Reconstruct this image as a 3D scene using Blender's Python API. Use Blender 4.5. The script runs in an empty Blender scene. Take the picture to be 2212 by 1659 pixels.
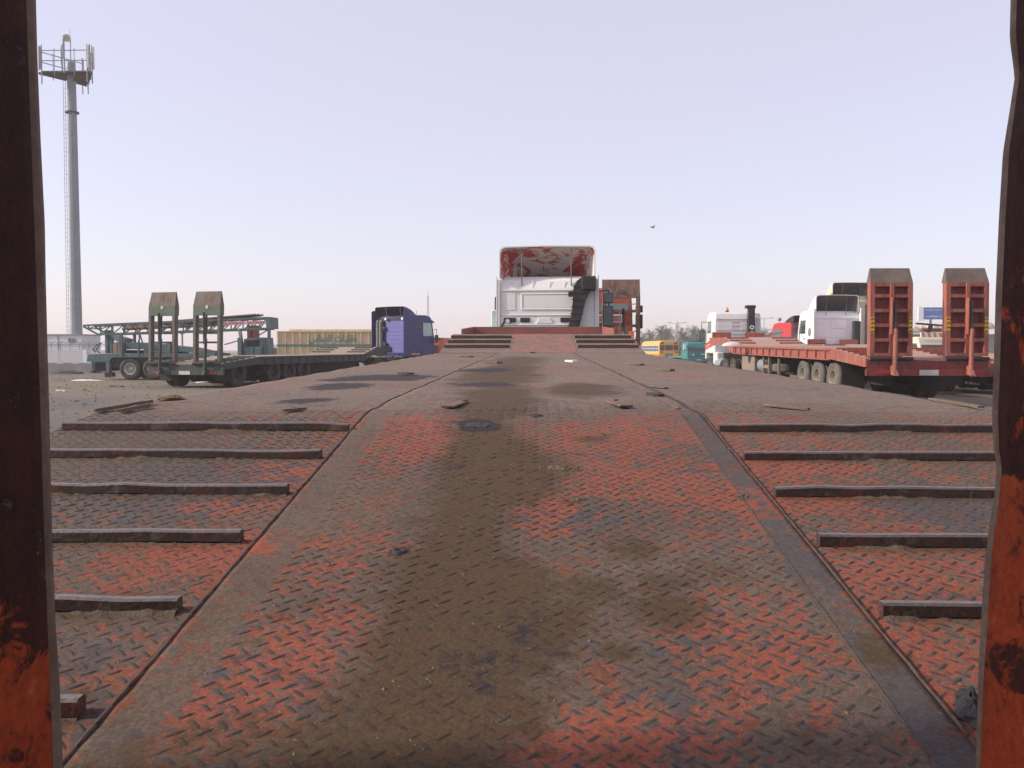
import bpy, bmesh, math, random
import numpy as np
from mathutils import Vector, Matrix, Euler

rnd = random.Random(7)
SC = bpy.context.scene
COL = SC.collection
R = math.radians

# ------------------------------------------------------------------ camera
FPX, CX, CY = 1864.0, 1106.0, 829.5          # focal length and centre in a 2212 x 1659 frame
HORIZON, VANISH_X = 755.0, 1160.0
CAM = Vector((0.0, 0.0, 1.45))
PITCH = math.atan((CY - HORIZON) / FPX)
YAW = math.atan((VANISH_X - CX) / FPX)
cam_data = bpy.data.cameras.new('camera')
cam_data.sensor_width = 36.0
cam_data.lens = 36.0 * FPX / 2212.0
cam_data.clip_start = 0.02
cam_data.clip_end = 6000.0
cam = bpy.data.objects.new('camera', cam_data)
COL.objects.link(cam)
cam.location = CAM
cam.rotation_euler = (math.pi / 2 - PITCH, 0.0, YAW)
SC.camera = cam

# ------------------------------------------------------------------ sky, sun, exposure
SUN_BEARING, SUN_ELEV = R(-98.0), R(31.0)   # clockwise from +y
world = bpy.data.worlds.new('World')
SC.world = world
world.use_nodes = True
wn = world.node_tree.nodes
wl = world.node_tree.links
bg = wn['Background']
sky = wn.new('ShaderNodeTexSky')
sky.sky_type = 'NISHITA'
sky.sun_disc = False
sky.sun_elevation = SUN_ELEV
sky.sun_rotation = SUN_BEARING
sky.altitude = 0.0
sky.air_density = 1.0
sky.dust_density = 1.0
sky.ozone_density = 2.2
veil = wn.new('ShaderNodeMixRGB')            # thin even dust veil over the whole sky
veil.inputs[0].default_value = 0.40
veil.inputs[2].default_value = (9.4, 8.2, 9.2, 1.0)
wl.new(sky.outputs[0], veil.inputs[1])
wl.new(veil.outputs[0], bg.inputs[0])
bg.inputs[1].default_value = 0.148
sun_data = bpy.data.lights.new('sun', 'SUN')
sun_data.energy = 4.8
sun_data.angle = R(3.0)
sun_data.color = (1.0, 0.91, 0.79)
sun = bpy.data.objects.new('sun', sun_data)
COL.objects.link(sun)
_sd = Vector((math.sin(SUN_BEARING) * math.cos(SUN_ELEV), math.cos(SUN_BEARING) * math.cos(SUN_ELEV), math.sin(SUN_ELEV)))
sun.rotation_euler = (-_sd).to_track_quat('-Z', 'Y').to_euler()
sun.location = (-40, -10, 40)
SC.view_settings.view_transform = 'Standard'
SC.view_settings.look = 'None'
SC.view_settings.gamma = 1.0
SC.view_settings.exposure = 0.0
SC.render.engine = 'CYCLES'
SC.cycles.max_bounces = 6
SC.cycles.diffuse_bounces = 3
SC.cycles.glossy_bounces = 3
SC.cycles.transmission_bounces = 4
SC.cycles.volume_bounces = 1
SC.cycles.use_denoising = True


def ray(px, py, horizon=HORIZON, vx=VANISH_X):
    """Direction through a pixel; with another horizon: in the tilted frame of the own trailer."""
    p = math.atan((CY - horizon) / FPX)
    yw = math.atan((vx - CX) / FPX)
    a, b = (px - CX) / FPX, -(py - CY) / FPX
    yf = math.cos(p) + b * math.sin(p)
    z = -math.sin(p) + b * math.cos(p)
    return Vector((a * math.cos(yw) - yf * math.sin(yw), a * math.sin(yw) + yf * math.cos(yw), z))


def at(px, py, dist):
    r = ray(px, py)
    return CAM + r * (dist / r.y)


# ------------------------------------------------------------------ mesh helpers
class MB:
    def __init__(self):
        self.v, self.f = [], []

    def add(self, verts, faces):
        n = len(self.v)
        self.v += [tuple(q) for q in verts]
        self.f += [tuple(i + n for i in q) for q in faces]
        return self

    def box(self, x0, x1, y0, y1, z0, z1):
        return self.add([(x0, y0, z0), (x1, y0, z0), (x1, y1, z0), (x0, y1, z0),
                         (x0, y0, z1), (x1, y0, z1), (x1, y1, z1), (x0, y1, z1)],
                        [(3, 2, 1, 0), (4, 5, 6, 7), (0, 1, 5, 4), (1, 2, 6, 5), (2, 3, 7, 6), (3, 0, 4, 7)])

    def bar(self, p0, p1, w, h=None, up=(0, 0, 1)):
        h = w if h is None else h
        p0, p1, up = Vector(p0), Vector(p1), Vector(up)
        d = (p1 - p0).normalized()
        if abs(d.dot(up)) > 0.98:
            up = Vector((0, 1, 0))
        s = d.cross(up).normalized() * (w / 2)
        u = s.cross(d).normalized() * (h / 2)
        q = []
        for p in (p0, p1):
            q += [p - s - u, p + s - u, p + s + u, p - s + u]
        return self.add(q, [(0, 3, 2, 1), (4, 5, 6, 7), (0, 1, 5, 4), (1, 2, 6, 5), (2, 3, 7, 6), (3, 0, 4, 7)][::1])

    def cyl(self, p0, p1, r0, r1=None, n=12, caps=True):
        r1 = r0 if r1 is None else r1
        p0, p1 = Vector(p0), Vector(p1)
        d = (p1 - p0).normalized()
        a = Vector((0, 0, 1)) if abs(d.z) < 0.9 else Vector((0, 1, 0))
        s = d.cross(a).normalized()
        u = s.cross(d)
        q, F = [], []
        for p, r in ((p0, r0), (p1, r1)):
            for i in range(n):
                t = 2 * math.pi * i / n
                q.append(p + (s * math.cos(t) + u * math.sin(t)) * r)
        for i in range(n):
            j = (i + 1) % n
            F.append((j, i, n + i, n + j))
        if caps:
            F.append(tuple(range(n)))
            F.append(tuple(range(2 * n - 1, n - 1, -1)))
        return self.add(q, F)

    def tube(self, pts, r, n=6):
        for a, b in zip(pts, pts[1:]):
            if (Vector(a) - Vector(b)).length > 1e-5:
                self.cyl(a, b, r, r, n)
        return self

    def prism(self, prof, x0, x1, taper=0.0, zb=0.0):
        """Profile of (y, z) points extruded along x; sides lean in by taper per metre above zb."""
        n = len(prof)
        q = [(x0 + taper * (z - zb), y, z) for y, z in prof] + [(x1 - taper * (z - zb), y, z) for y, z in prof]
        F = [tuple(range(n)), tuple(range(2 * n - 1, n - 1, -1))]
        for i in range(n):
            j = (i + 1) % n
            F.append((j, i, n + i, n + j))
        return self.add(q, F)

    def prismy(self, prof, y0, y1):
        """Profile of (x, z) points extruded along y."""
        n = len(prof)
        q = [(x, y0, z) for x, z in prof] + [(x, y1, z) for x, z in prof]
        F = [tuple(range(n)), tuple(range(2 * n - 1, n - 1, -1))]
        for i in range(n):
            j = (i + 1) % n
            F.append((j, i, n + i, n + j))
        return self.add(q, F)

    def prismz(self, prof, z0, z1):
        n = len(prof)
        q = [(x, y, z0) for x, y in prof] + [(x, y, z1) for x, y in prof]
        F = [tuple(range(n)), tuple(range(2 * n - 1, n - 1, -1))]
        for i in range(n):
            j = (i + 1) % n
            F.append((j, i, n + i, n + j))
        return self.add(q, F)

    def lathe(self, prof, n=28, axis='x'):
        """Profile of (a, r): a along the axis, r radius. Open ends."""
        m = len(prof)
        q, F = [], []
        for i in range(n):
            t = 2 * math.pi * i / n
            for a, r in prof:
                c, s = r * math.cos(t), r * math.sin(t)
                q.append((a, c, s) if axis == 'x' else (c, s, a))
        for i in range(n):
            j = (i + 1) % n
            for k in range(m - 1):
                F.append((i * m + k, i * m + k + 1, j * m + k + 1, j * m + k))
        return self.add(q, F)

    def mesh(self, name, mat, smooth=False):
        me = bpy.data.meshes.new(name)
        me.from_pydata(self.v, [], self.f)
        bm = bmesh.new()
        bm.from_mesh(me)
        bmesh.ops.recalc_face_normals(bm, faces=bm.faces)
        bm.to_mesh(me)
        bm.free()
        if mat:
            me.materials.append(mat)
        if smooth:
            me.shade_smooth()
        return me

    def build(self, name, mat, parent=None, bevel=0.0, smooth=False, loc=None, seg=2):
        o = bpy.data.objects.new(name, self.mesh(name, mat, smooth))
        COL.objects.link(o)
        if parent is not None:
            o.parent = parent
        if loc is not None:
            o.location = loc
        if bevel:
            b = o.modifiers.new('bevel', 'BEVEL')
            b.width = bevel
            b.segments = seg
            b.limit_method = 'ANGLE'
            b.angle_limit = R(30)
        return o


def linked(name, me, parent, loc=(0, 0, 0), rot=(0, 0, 0), scale=None):
    o = bpy.data.objects.new(name, me)
    COL.objects.link(o)
    o.parent = parent
    o.location = loc
    o.rotation_euler = rot
    if scale:
        o.scale = scale
    return o


def tag(o, label, cat, group=None, kind=None):
    o['label'] = label
    o['category'] = cat
    if group:
        o['group'] = group
    if kind:
        o['kind'] = kind
    return o


def thing(name, label, cat, loc=(0, 0, 0), heading=0.0, group=None):
    o = bpy.data.objects.new(name, None)
    COL.objects.link(o)
    o.empty_display_size = 0.3
    o.location = loc
    o.rotation_euler = (0, 0, -R(heading))
    return tag(o, label, cat, group)


# ------------------------------------------------------------------ value noise for geometry and wear maps
def vnoise(x, y, scale, seed):
    g = np.random.RandomState(seed).rand(64, 64)
    u, v = np.asarray(x) * scale, np.asarray(y) * scale
    i, j = np.floor(u).astype(int), np.floor(v).astype(int)
    a, b = u - i, v - j
    a, b = a * a * (3 - 2 * a), b * b * (3 - 2 * b)
    i0, i1, j0, j1 = i % 64, (i + 1) % 64, j % 64, (j + 1) % 64
    return (g[i0, j0] * (1 - a) * (1 - b) + g[i1, j0] * a * (1 - b) + g[i0, j1] * (1 - a) * b + g[i1, j1] * a * b)


def fbm(x, y, scale, seed, oct=4):
    s, a, t = 0.0, 1.0, 0.0
    for k in range(oct):
        s = s + a * vnoise(x, y, scale * 2 ** k, seed + k)
        t += a
        a *= 0.5
    return s / t


# ------------------------------------------------------------------ materials
def new_mat(name):
    m = bpy.data.materials.new(name)
    m.use_nodes = True
    nt = m.node_tree
    return m, nt.nodes, nt.links, nt.nodes['Principled BSDF']


def noise_node(N, L, vec, scale, detail=6, rough=0.6, dist=0.0):
    t = N.new('ShaderNodeTexNoise')
    t.inputs['Scale'].default_value = scale
    t.inputs['Detail'].default_value = detail
    t.inputs['Roughness'].default_value = rough
    t.inputs['Distortion'].default_value = dist
    L.new(vec, t.inputs['Vector'])
    return t.outputs['Fac']


def remap(N, L, val, a, b, lo=0.0, hi=1.0):
    m = N.new('ShaderNodeMapRange')
    m.interpolation_type = 'SMOOTHSTEP'
    L.new(val, m.inputs[0])
    for k, q in zip((1, 2, 3, 4), (a, b, lo, hi)):
        m.inputs[k].default_value = q
    return m.outputs[0]


def math_node(N, L, op, a, b):
    m = N.new('ShaderNodeMath')
    m.operation = op
    for k, q in enumerate((a, b)):
        if isinstance(q, (int, float)):
            m.inputs[k].default_value = q
        else:
            L.new(q, m.inputs[k])
    return m.outputs[0]


def mix_col(N, L, fac, a, b):
    m = N.new('ShaderNodeMixRGB')
    for k, q in enumerate((fac, a, b)):
        if isinstance(q, (int, float)):
            m.inputs[k].default_value = q
        elif isinstance(q, tuple):
            m.inputs[k].default_value = (*q, 1.0) if len(q) == 3 else q
        else:
            L.new(q, m.inputs[k])
    return m.outputs[0]


def surf(name, col, rough=0.6, dirt=(0.20, 0.16, 0.12), amt=0.35, scale=2.5, metal=0.0, rust=None, rust_amt=0.2, bump=0.15, spec=0.4, fine=30.0, grain=1.0, streak=None):
    """Painted or bare surface with dust, fine grain, optional rust patches."""
    m, N, L, P = new_mat(name)
    vec = N.new('ShaderNodeTexCoord').outputs['Object']
    n1 = noise_node(N, L, vec, scale, 7, 0.65, 0.4)
    n2 = noise_node(N, L, vec, fine, 4, 0.6)
    c = mix_col(N, L, remap(N, L, n1, 0.55 - amt * 0.5, 0.80, 0.0, min(1.0, amt * 1.6)), col, dirt)
    if rust:
        n3 = noise_node(N, L, vec, scale * 2.3, 9, 0.72, 0.8)
        c = mix_col(N, L, remap(N, L, n3, 0.66 - rust_amt * 0.4, 0.71 - rust_amt * 0.4, 0.0, 0.92), c, rust)
    if streak:                                          # rust and dirt runs down the plate
        mp = N.new('ShaderNodeMapping')
        mp.inputs['Scale'].default_value = (7.0, 7.0, 0.9)
        L.new(vec, mp.inputs['Vector'])
        n4 = noise_node(N, L, mp.outputs[0], 1.6, 6, 0.7, 0.2)
        c = mix_col(N, L, remap(N, L, n4, 0.47, 0.62, 0.0, 0.85), c, streak)
    g = remap(N, L, n2, 0.3, 0.7, 1 - 0.18 * grain, 1 + 0.12 * grain)
    mul = N.new('ShaderNodeMixRGB')
    mul.blend_type = 'MULTIPLY'
    mul.inputs[0].default_value = 1.0
    L.new(c, mul.inputs[1])
    L.new(g, mul.inputs[2])
    L.new(mul.outputs[0], P.inputs['Base Color'])
    L.new(remap(N, L, n1, 0.35, 0.75, max(0.05, rough - 0.12), min(1.0, rough + 0.18)), P.inputs['Roughness'])
    P.inputs['Metallic'].default_value = metal
    P.inputs['Specular IOR Level'].default_value = spec
    if bump:
        b = N.new('ShaderNodeBump')
        b.inputs['Strength'].default_value = bump
        b.inputs['Distance'].default_value = 0.01
        L.new(n2, b.inputs['Height'])
        L.new(b.outputs[0], P.inputs['Normal'])
    return m


def glass_mat(name, col=(0.03, 0.04, 0.045), rough=0.08):
    m, N, L, P = new_mat(name)
    vec = N.new('ShaderNodeTexCoord').outputs['Object']
    n = noise_node(N, L, vec, 3.0, 5)
    L.new(mix_col(N, L, remap(N, L, n, 0.4, 0.8, 0.0, 0.35), col, (0.16, 0.14, 0.12)), P.inputs['Base Color'])
    L.new(remap(N, L, n, 0.3, 0.7, rough, rough + 0.2), P.inputs['Roughness'])
    P.inputs['Specular IOR Level'].default_value = 0.6
    return m


M = {}
M['white'] = surf('white_paint', (0.78, 0.765, 0.74), 0.45, (0.60, 0.55, 0.48), 0.25, 0.9, bump=0.0, grain=0.2)
M['dull_white'] = surf('dull_white_paint', (0.66, 0.66, 0.66), 0.5, (0.38, 0.35, 0.31), 0.3, 1.5, bump=0.03, grain=0.2)
M['bright_white'] = surf('bright_white_paint', (0.82, 0.82, 0.80), 0.35, (0.55, 0.52, 0.48), 0.15, 1.2, bump=0.02, grain=0.2)
M['cream'] = surf('cream_paint', (0.70, 0.62, 0.46), 0.5, (0.40, 0.33, 0.24), 0.25, 1.5, bump=0.04, grain=0.2)
M['tan'] = surf('tan_body_paint', (0.66, 0.52, 0.30), 0.55, (0.38, 0.28, 0.17), 0.35, 1.4, rust=(0.20, 0.10, 0.05), rust_amt=0.05, bump=0.05, streak=(0.42, 0.3, 0.17))
M['peel'] = surf('peeling_white_over_red', (0.80, 0.77, 0.72), 0.6, (0.55, 0.51, 0.46), 0.3, 0.8, rust=(0.58, 0.05, 0.03), rust_amt=0.40, bump=0.1)
M['blue'] = surf('blue_paint', (0.026, 0.026, 0.145), 0.38, (0.12, 0.10, 0.16), 0.3, 1.5, bump=0.03, grain=0.2)
M['blue_rear_lit'] = surf('sunlit_blue_rear_panel', (0.13, 0.12, 0.36), 0.5, (0.19, 0.17, 0.31), 0.35, 1.8, bump=0.03, grain=0.2)  # sunlight on the cab back put into a lighter blue
M['black'] = surf('black_plastic', (0.022, 0.022, 0.025), 0.55, (0.09, 0.08, 0.07), 0.35, 3.0, bump=0.05)
M['dark'] = surf('dark_chassis_grime', (0.025, 0.023, 0.022), 0.8, (0.07, 0.055, 0.045), 0.4, 3.0, bump=0.2)
M['tyre'] = surf('tyre_rubber', (0.028, 0.027, 0.027), 0.85, (0.13, 0.11, 0.09), 0.5, 3.5, bump=0.25)
M['dusty_tyre'] = surf('dusty_tyre_rubber', (0.10, 0.095, 0.09), 0.9, (0.20, 0.17, 0.14), 0.5, 3.0, bump=0.25)
M['rim'] = surf('dusty_steel_rim', (0.26, 0.23, 0.19), 0.6, (0.16, 0.11, 0.07), 0.5, 4.0, metal=0.2, bump=0.1)
M['rim_white'] = surf('white_steel_rim', (0.48, 0.49, 0.48), 0.5, (0.2, 0.16, 0.12), 0.4, 5.0, bump=0.1)
M['red_trailer'] = surf('faded_red_trailer_paint', (0.40, 0.095, 0.060), 0.65, (0.30, 0.18, 0.14), 0.45, 2.2, rust=(0.12, 0.06, 0.042), rust_amt=0.14, bump=0.12, streak=(0.17, 0.075, 0.055))
M['red_dark'] = surf('dark_red_ramp_plate', (0.24, 0.035, 0.032), 0.65, (0.13, 0.06, 0.05), 0.35, 2.2, bump=0.12, streak=(0.1, 0.035, 0.03))
M['deck_red'] = surf('dusty_red_deck', (0.40, 0.20, 0.15), 0.75, (0.36, 0.28, 0.23), 0.6, 1.4, bump=0.15)
M['deck_brown'] = surf('dusty_brown_deck', (0.27, 0.19, 0.14), 0.8, (0.30, 0.25, 0.20), 0.6, 1.4, bump=0.15)
M['orange'] = surf('orange_paint', (0.60, 0.10, 0.03), 0.5, (0.30, 0.13, 0.08), 0.35, 2.0, bump=0.06)
M['orange_trailer'] = surf('rusty_orange_trailer_paint', (0.36, 0.085, 0.04), 0.7, (0.22, 0.13, 0.09), 0.45, 2.0, rust=(0.14, 0.08, 0.055), rust_amt=0.25, bump=0.15, streak=(0.12, 0.06, 0.04))
M['brown_ramp'] = surf('rusty_brown_ramp', (0.19, 0.10, 0.075), 0.75, (0.24, 0.17, 0.13), 0.45, 2.5, rust=(0.36, 0.09, 0.05), rust_amt=0.12, bump=0.2, streak=(0.09, 0.055, 0.04))
M['red_cab'] = surf('red_cab_paint', (0.50, 0.035, 0.04), 0.4, (0.34, 0.12, 0.10), 0.25, 2.0, bump=0.03, grain=0.2)
M['green_ramp'] = surf('worn_green_ramp_paint', (0.045, 0.105, 0.085), 0.65, (0.14, 0.10, 0.075), 0.45, 2.0, rust=(0.20, 0.12, 0.085), rust_amt=0.2, bump=0.15, streak=(0.11, 0.065, 0.042))
M['green_dark'] = surf('dark_green_trailer_paint', (0.032, 0.058, 0.055), 0.7, (0.075, 0.066, 0.055), 0.45, 2.0, rust=(0.10, 0.06, 0.045), rust_amt=0.1, bump=0.15, streak=(0.05, 0.035, 0.028))
M['teal'] = surf('faded_teal_paint', (0.085, 0.17, 0.175), 0.6, (0.16, 0.17, 0.15), 0.45, 1.8, rust=(0.12, 0.08, 0.06), rust_amt=0.04, bump=0.08, streak=(0.06, 0.09, 0.085))
M['teal_truck'] = surf('teal_truck_paint', (0.018, 0.20, 0.19), 0.4, (0.12, 0.19, 0.18), 0.25, 2.0, bump=0.03, grain=0.2)
M['pale_green'] = surf('pale_green_gooseneck_plate', (0.26, 0.38, 0.32), 0.6, (0.25, 0.22, 0.18), 0.35, 2.5, bump=0.1)
M['yellow'] = surf('bus_yellow_paint', (0.78, 0.40, 0.03), 0.45, (0.50, 0.30, 0.10), 0.25, 2.0, bump=0.03, grain=0.2)
M['yellow_bin'] = surf('yellow_bin_paint', (0.55, 0.36, 0.01), 0.55, (0.36, 0.25, 0.08), 0.35, 2.0, bump=0.05)
M['chevron_yellow'] = surf('chevron_yellow', (0.75, 0.45, 0.02), 0.5, (0.4, 0.3, 0.1), 0.2, 5.0, bump=0)
M['chevron_black'] = surf('chevron_black', (0.02, 0.02, 0.02), 0.5, (0.1, 0.09, 0.05), 0.2, 5.0, bump=0)
M['galv'] = surf('galvanised_steel', (0.27, 0.295, 0.31), 0.6, (0.20, 0.215, 0.225), 0.4, 0.8, metal=0.0, bump=0.05, fine=12)
M['galv_dark'] = surf('weathered_platform_steel', (0.085, 0.075, 0.07), 0.7, (0.12, 0.10, 0.09), 0.4, 2.0, bump=0.1)
M['antenna'] = surf('antenna_plastic', (0.62, 0.60, 0.52), 0.5, (0.4, 0.38, 0.32), 0.3, 2.0, bump=0)
M['concrete'] = surf('grey_concrete', (0.30, 0.28, 0.27), 0.9, (0.22, 0.20, 0.18), 0.5, 0.8, bump=0.3)
M['shelter'] = surf('white_shelter_panel', (0.66, 0.67, 0.66), 0.6, (0.45, 0.42, 0.38), 0.3, 0.8, bump=0.04, grain=0.2)
M['wood'] = surf('weathered_wood', (0.16, 0.115, 0.075), 0.85, (0.09, 0.07, 0.05), 0.5, 6.0, bump=0.4, fine=60)
M['rust'] = surf('rusty_steel', (0.10, 0.055, 0.035), 0.8, (0.20, 0.15, 0.11), 0.5, 8.0, bump=0.3, fine=60)
M['pipe'] = surf('rusty_drill_pipe', (0.20, 0.105, 0.075), 0.75, (0.11, 0.07, 0.05), 0.5, 3.0, bump=0.2)
M['clod'] = surf('dried_mud', (0.13, 0.09, 0.05), 0.95, (0.18, 0.13, 0.085), 0.5, 20.0, bump=0.6, fine=90)
M['rag'] = surf('oily_rag', (0.03, 0.028, 0.035), 0.8, (0.08, 0.06, 0.05), 0.4, 14.0, bump=0.5, fine=90)
M['paper'] = surf('white_litter', (0.6, 0.58, 0.54), 0.8, (0.4, 0.36, 0.3), 0.3, 8.0, bump=0.1)
M['glass'] = glass_mat('dusty_dark_glass')
M['glass_green'] = glass_mat('pale_green_glass', (0.10, 0.14, 0.13), 0.1)
M['glass_daylit'] = glass_mat('daylit_cab_glass', (0.42, 0.55, 0.50), 0.1)  # opaque pale pane; daylight in the glass is put into its colour
M['mirror'] = glass_mat('mirror_glass', (0.09, 0.12, 0.13), 0.1)
M['lamp_red'] = surf('red_lens', (0.40, 0.02, 0.02), 0.3, (0.2, 0.05, 0.04), 0.2, 6.0, bump=0)
M['lamp_amber'] = surf('amber_lens', (0.80, 0.22, 0.02), 0.25, (0.6, 0.2, 0.05), 0.2, 6.0, bump=0)
M['plate'] = surf('number_plate', (0.55, 0.54, 0.50), 0.5, (0.3, 0.27, 0.22), 0.3, 8.0, bump=0)
M['stripe_red'] = surf('red_stripe', (0.60, 0.06, 0.03), 0.45, (0.4, 0.12, 0.08), 0.2, 3.0, bump=0)
M['text_green'] = surf('dark_green_lettering', (0.03, 0.16, 0.15), 0.6, (0.08, 0.18, 0.16), 0.3, 3.0, bump=0)
M['text_red'] = surf('red_lettering', (0.55, 0.07, 0.08), 0.6, (0.5, 0.2, 0.2), 0.3, 3.0, bump=0)
M['banner'] = surf('pink_white_banner', (0.72, 0.58, 0.57), 0.7, (0.6, 0.45, 0.43), 0.3, 2.0, bump=0.05)
M['sign_blue'] = surf('billboard_blue', (0.03, 0.14, 0.42), 0.5, (0.06, 0.22, 0.52), 0.4, 0.3, bump=0)
M['frond'] = surf('palm_frond_green', (0.075, 0.105, 0.05), 0.7, (0.12, 0.12, 0.07), 0.4, 1.0, bump=0.1)
M['trunk'] = surf('palm_trunk_bark', (0.17, 0.13, 0.09), 0.9, (0.10, 0.08, 0.06), 0.4, 3.0, bump=0.5)
M['build_a'] = surf('pale_building_plaster', (0.55, 0.47, 0.43), 0.9, (0.42, 0.36, 0.32), 0.3, 0.1, bump=0)
M['build_b'] = surf('white_building_plaster', (0.66, 0.62, 0.60), 0.9, (0.5, 0.46, 0.42), 0.3, 0.1, bump=0)
M['bird'] = surf('dark_plumage', (0.05, 0.05, 0.055), 0.8, (0.1, 0.1, 0.1), 0.3, 20, bump=0)
M['hose'] = surf('grey_flexible_duct', (0.22, 0.22, 0.21), 0.65, (0.12, 0.11, 0.10), 0.4, 5.0, bump=0.2)
M['candy'] = surf('peeling_pink_stripe_tape', (0.30, 0.14, 0.11), 0.6, (0.30, 0.24, 0.19), 0.6, 9.0, bump=0.05)
M['sand'] = surf('packed_sand', (0.115, 0.082, 0.058), 0.95, (0.08, 0.056, 0.04), 0.5, 30.0, bump=0.5, fine=150)
M['bead'] = surf('dark_weld_bead', (0.060, 0.038, 0.029), 0.8, (0.115, 0.07, 0.05), 0.6, 14.0, bump=0.3, fine=90)
# ================================================================== the ground
def build_ground():
    n = 90
    u = np.linspace(-1, 1, n)
    g = np.sign(u) * (np.abs(u) ** 2.6) * 1500.0
    X, Y = np.meshgrid(g, g + 20.0)
    D = np.hypot(X, Y)
    Z = (fbm(X, Y, 0.05, 3) - 0.5) * 0.12 * np.clip(D / 30, 0, 1)
    v = np.stack([X, Y, Z], -1).reshape(-1, 3)
    idx = np.arange(n * n).reshape(n, n)
    f = np.stack([idx[:-1, :-1], idx[:-1, 1:], idx[1:, 1:], idx[1:, :-1]], -1).reshape(-1, 4)
    me = bpy.data.meshes.new('ground')
    me.from_pydata(v.tolist(), [], f.tolist())
    m, N, L, P = new_mat('sandy_yard_asphalt')
    vec = N.new('ShaderNodeTexCoord').outputs['Object']
    n1 = noise_node(N, L, vec, 0.09, 8, 0.6, 0.5)
    n2 = noise_node(N, L, vec, 0.9, 8, 0.7, 0.3)
    n3 = noise_node(N, L, vec, 14.0, 6, 0.7)
    c = mix_col(N, L, remap(N, L, n1, 0.40, 0.62), (0.090, 0.083, 0.076), (0.165, 0.125, 0.080))
    c = mix_col(N, L, remap(N, L, n2, 0.45, 0.7, 0.0, 0.7), c, (0.135, 0.110, 0.082))
    c = mix_col(N, L, remap(N, L, n3, 0.55, 0.75, 0.0, 0.6), c, (0.055, 0.047, 0.040))
    L.new(c, P.inputs['Base Color'])
    P.inputs['Roughness'].default_value = 0.92
    b = N.new('ShaderNodeBump')
    b.inputs['Strength'].default_value = 0.5
    b.inputs['Distance'].default_value = 0.03
    L.new(n3, b.inputs['Height'])
    L.new(b.outputs[0], P.inputs['Normal'])
    me.materials.append(m)
    me.shade_smooth()
    o = bpy.data.objects.new('ground', me)
    COL.objects.link(o)
    o['kind'] = 'structure'
    tag(o, 'sandy brown asphalt of the lorry yard', 'ground', kind='structure')


build_ground()

# ================================================================== the trailer one stands on
# Its own frame: camera at the origin, flat deck level; the whole trailer leans nose-up a little.
LH = 727.0
TILT = math.atan((CY - LH) / FPX) - PITCH
BASE = Vector((0.03, 7.0, -1.36))
DZ, YK, SL = -0.245, 2.9, 0.14
own = thing('lowbed_trailer', 'worn red lowbed trailer with mud-stained chequer plate deck, cleated tail and dark battered ramps', 'trailer')
own.rotation_euler = (TILT, 0, 0)
own.location = CAM + Matrix.Rotation(TILT, 3, 'X') @ BASE


def obuild(mb, name, mat, parent=None, **kw):
    """Build in the trailer frame; the object's origin is the trailer's base."""
    mb.v = [(x - BASE.x, y - BASE.y, z - BASE.z) for x, y, z in mb.v]
    return mb.build(name, mat, parent or own, **kw)


def deck_z(y):
    y = np.asarray(y, float)
    t = YK - y
    s = 0.5 * (t + np.sqrt(t * t + 0.05 ** 2))       # rounded knee
    return DZ - SL * s


def deck_point(px, py):
    r = ray(px, py, LH)
    t = DZ / r.z if r.z < -1e-4 else 99
    p = r * t
    if p.y < YK:
        t = (DZ - SL * YK) / (r.z - SL * r.y)
        p = r * t
    return p


def dents(x, y):
    w = (fbm(x, y, 1.3, 11, 3) - 0.5) * 0.008
    bands = 0.0022 * np.sin(y * 2 * np.pi / 0.62 + 1.4 * np.sin(x * 1.3)) * np.clip((y - 3.0) / 1.0, 0, 1)
    knee = -0.008 * np.exp(-((y - 3.05) / 0.14) ** 2) * (0.6 + 0.8 * vnoise(x, y * 0, 3.0, 5))
    return w * np.clip((y - 2.6) / 1.5, 0.25, 1) + bands + knee


def blob(x, y, px, py, rx, ry, soft=0.5):
    """Elliptic mark whose centre and radii were read on the photograph and laid out on the deck."""
    c, ex, ey0, ey1 = deck_point(px, py), deck_point(px + rx, py), deck_point(px, py - ry), deck_point(px, py + ry)
    a = max(0.01, ex.x - c.x)
    b = max(0.01, (ey0.y - ey1.y) / 2)
    cy = (ey0.y + ey1.y) / 2
    wob = (fbm(x, y, 4.0, 21) - 0.5) * 0.9 + (fbm(x, y, 17.0, 31) - 0.5) * 0.5
    d = np.sqrt(((x - c.x) / a) ** 2 + ((y - cy) / b) ** 2) + wob
    return 1 - np.clip((d - (1 - soft)) / (2 * soft), 0, 1)


MUD_EDGE = [(895, 1000, 1110), (935, 985, 1130), (965, 975, 1160), (1000, 955, 1195), (1035, 935, 1200), (1060, 930, 1165), (1085, 915, 1112),
            (1120, 905, 1095), (1150, 905, 1115), (1180, 890, 1150), (1205, 850, 1172), (1250, 822, 1205), (1300, 800, 1240), (1350, 800, 1240),
            (1400, 765, 1200), (1450, 745, 1175), (1500, 690, 1165), (1550, 655, 1150), (1600, 560, 1140), (1700, 480, 1120)]
_me = [(deck_point(a, y), deck_point(b, y)) for y, a, b in MUD_EDGE]
_my = np.array([p.y for p, q in _me])[::-1]
_ml = np.array([p.x for p, q in _me])[::-1]
_mr = np.array([q.x for p, q in _me])[::-1]


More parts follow.
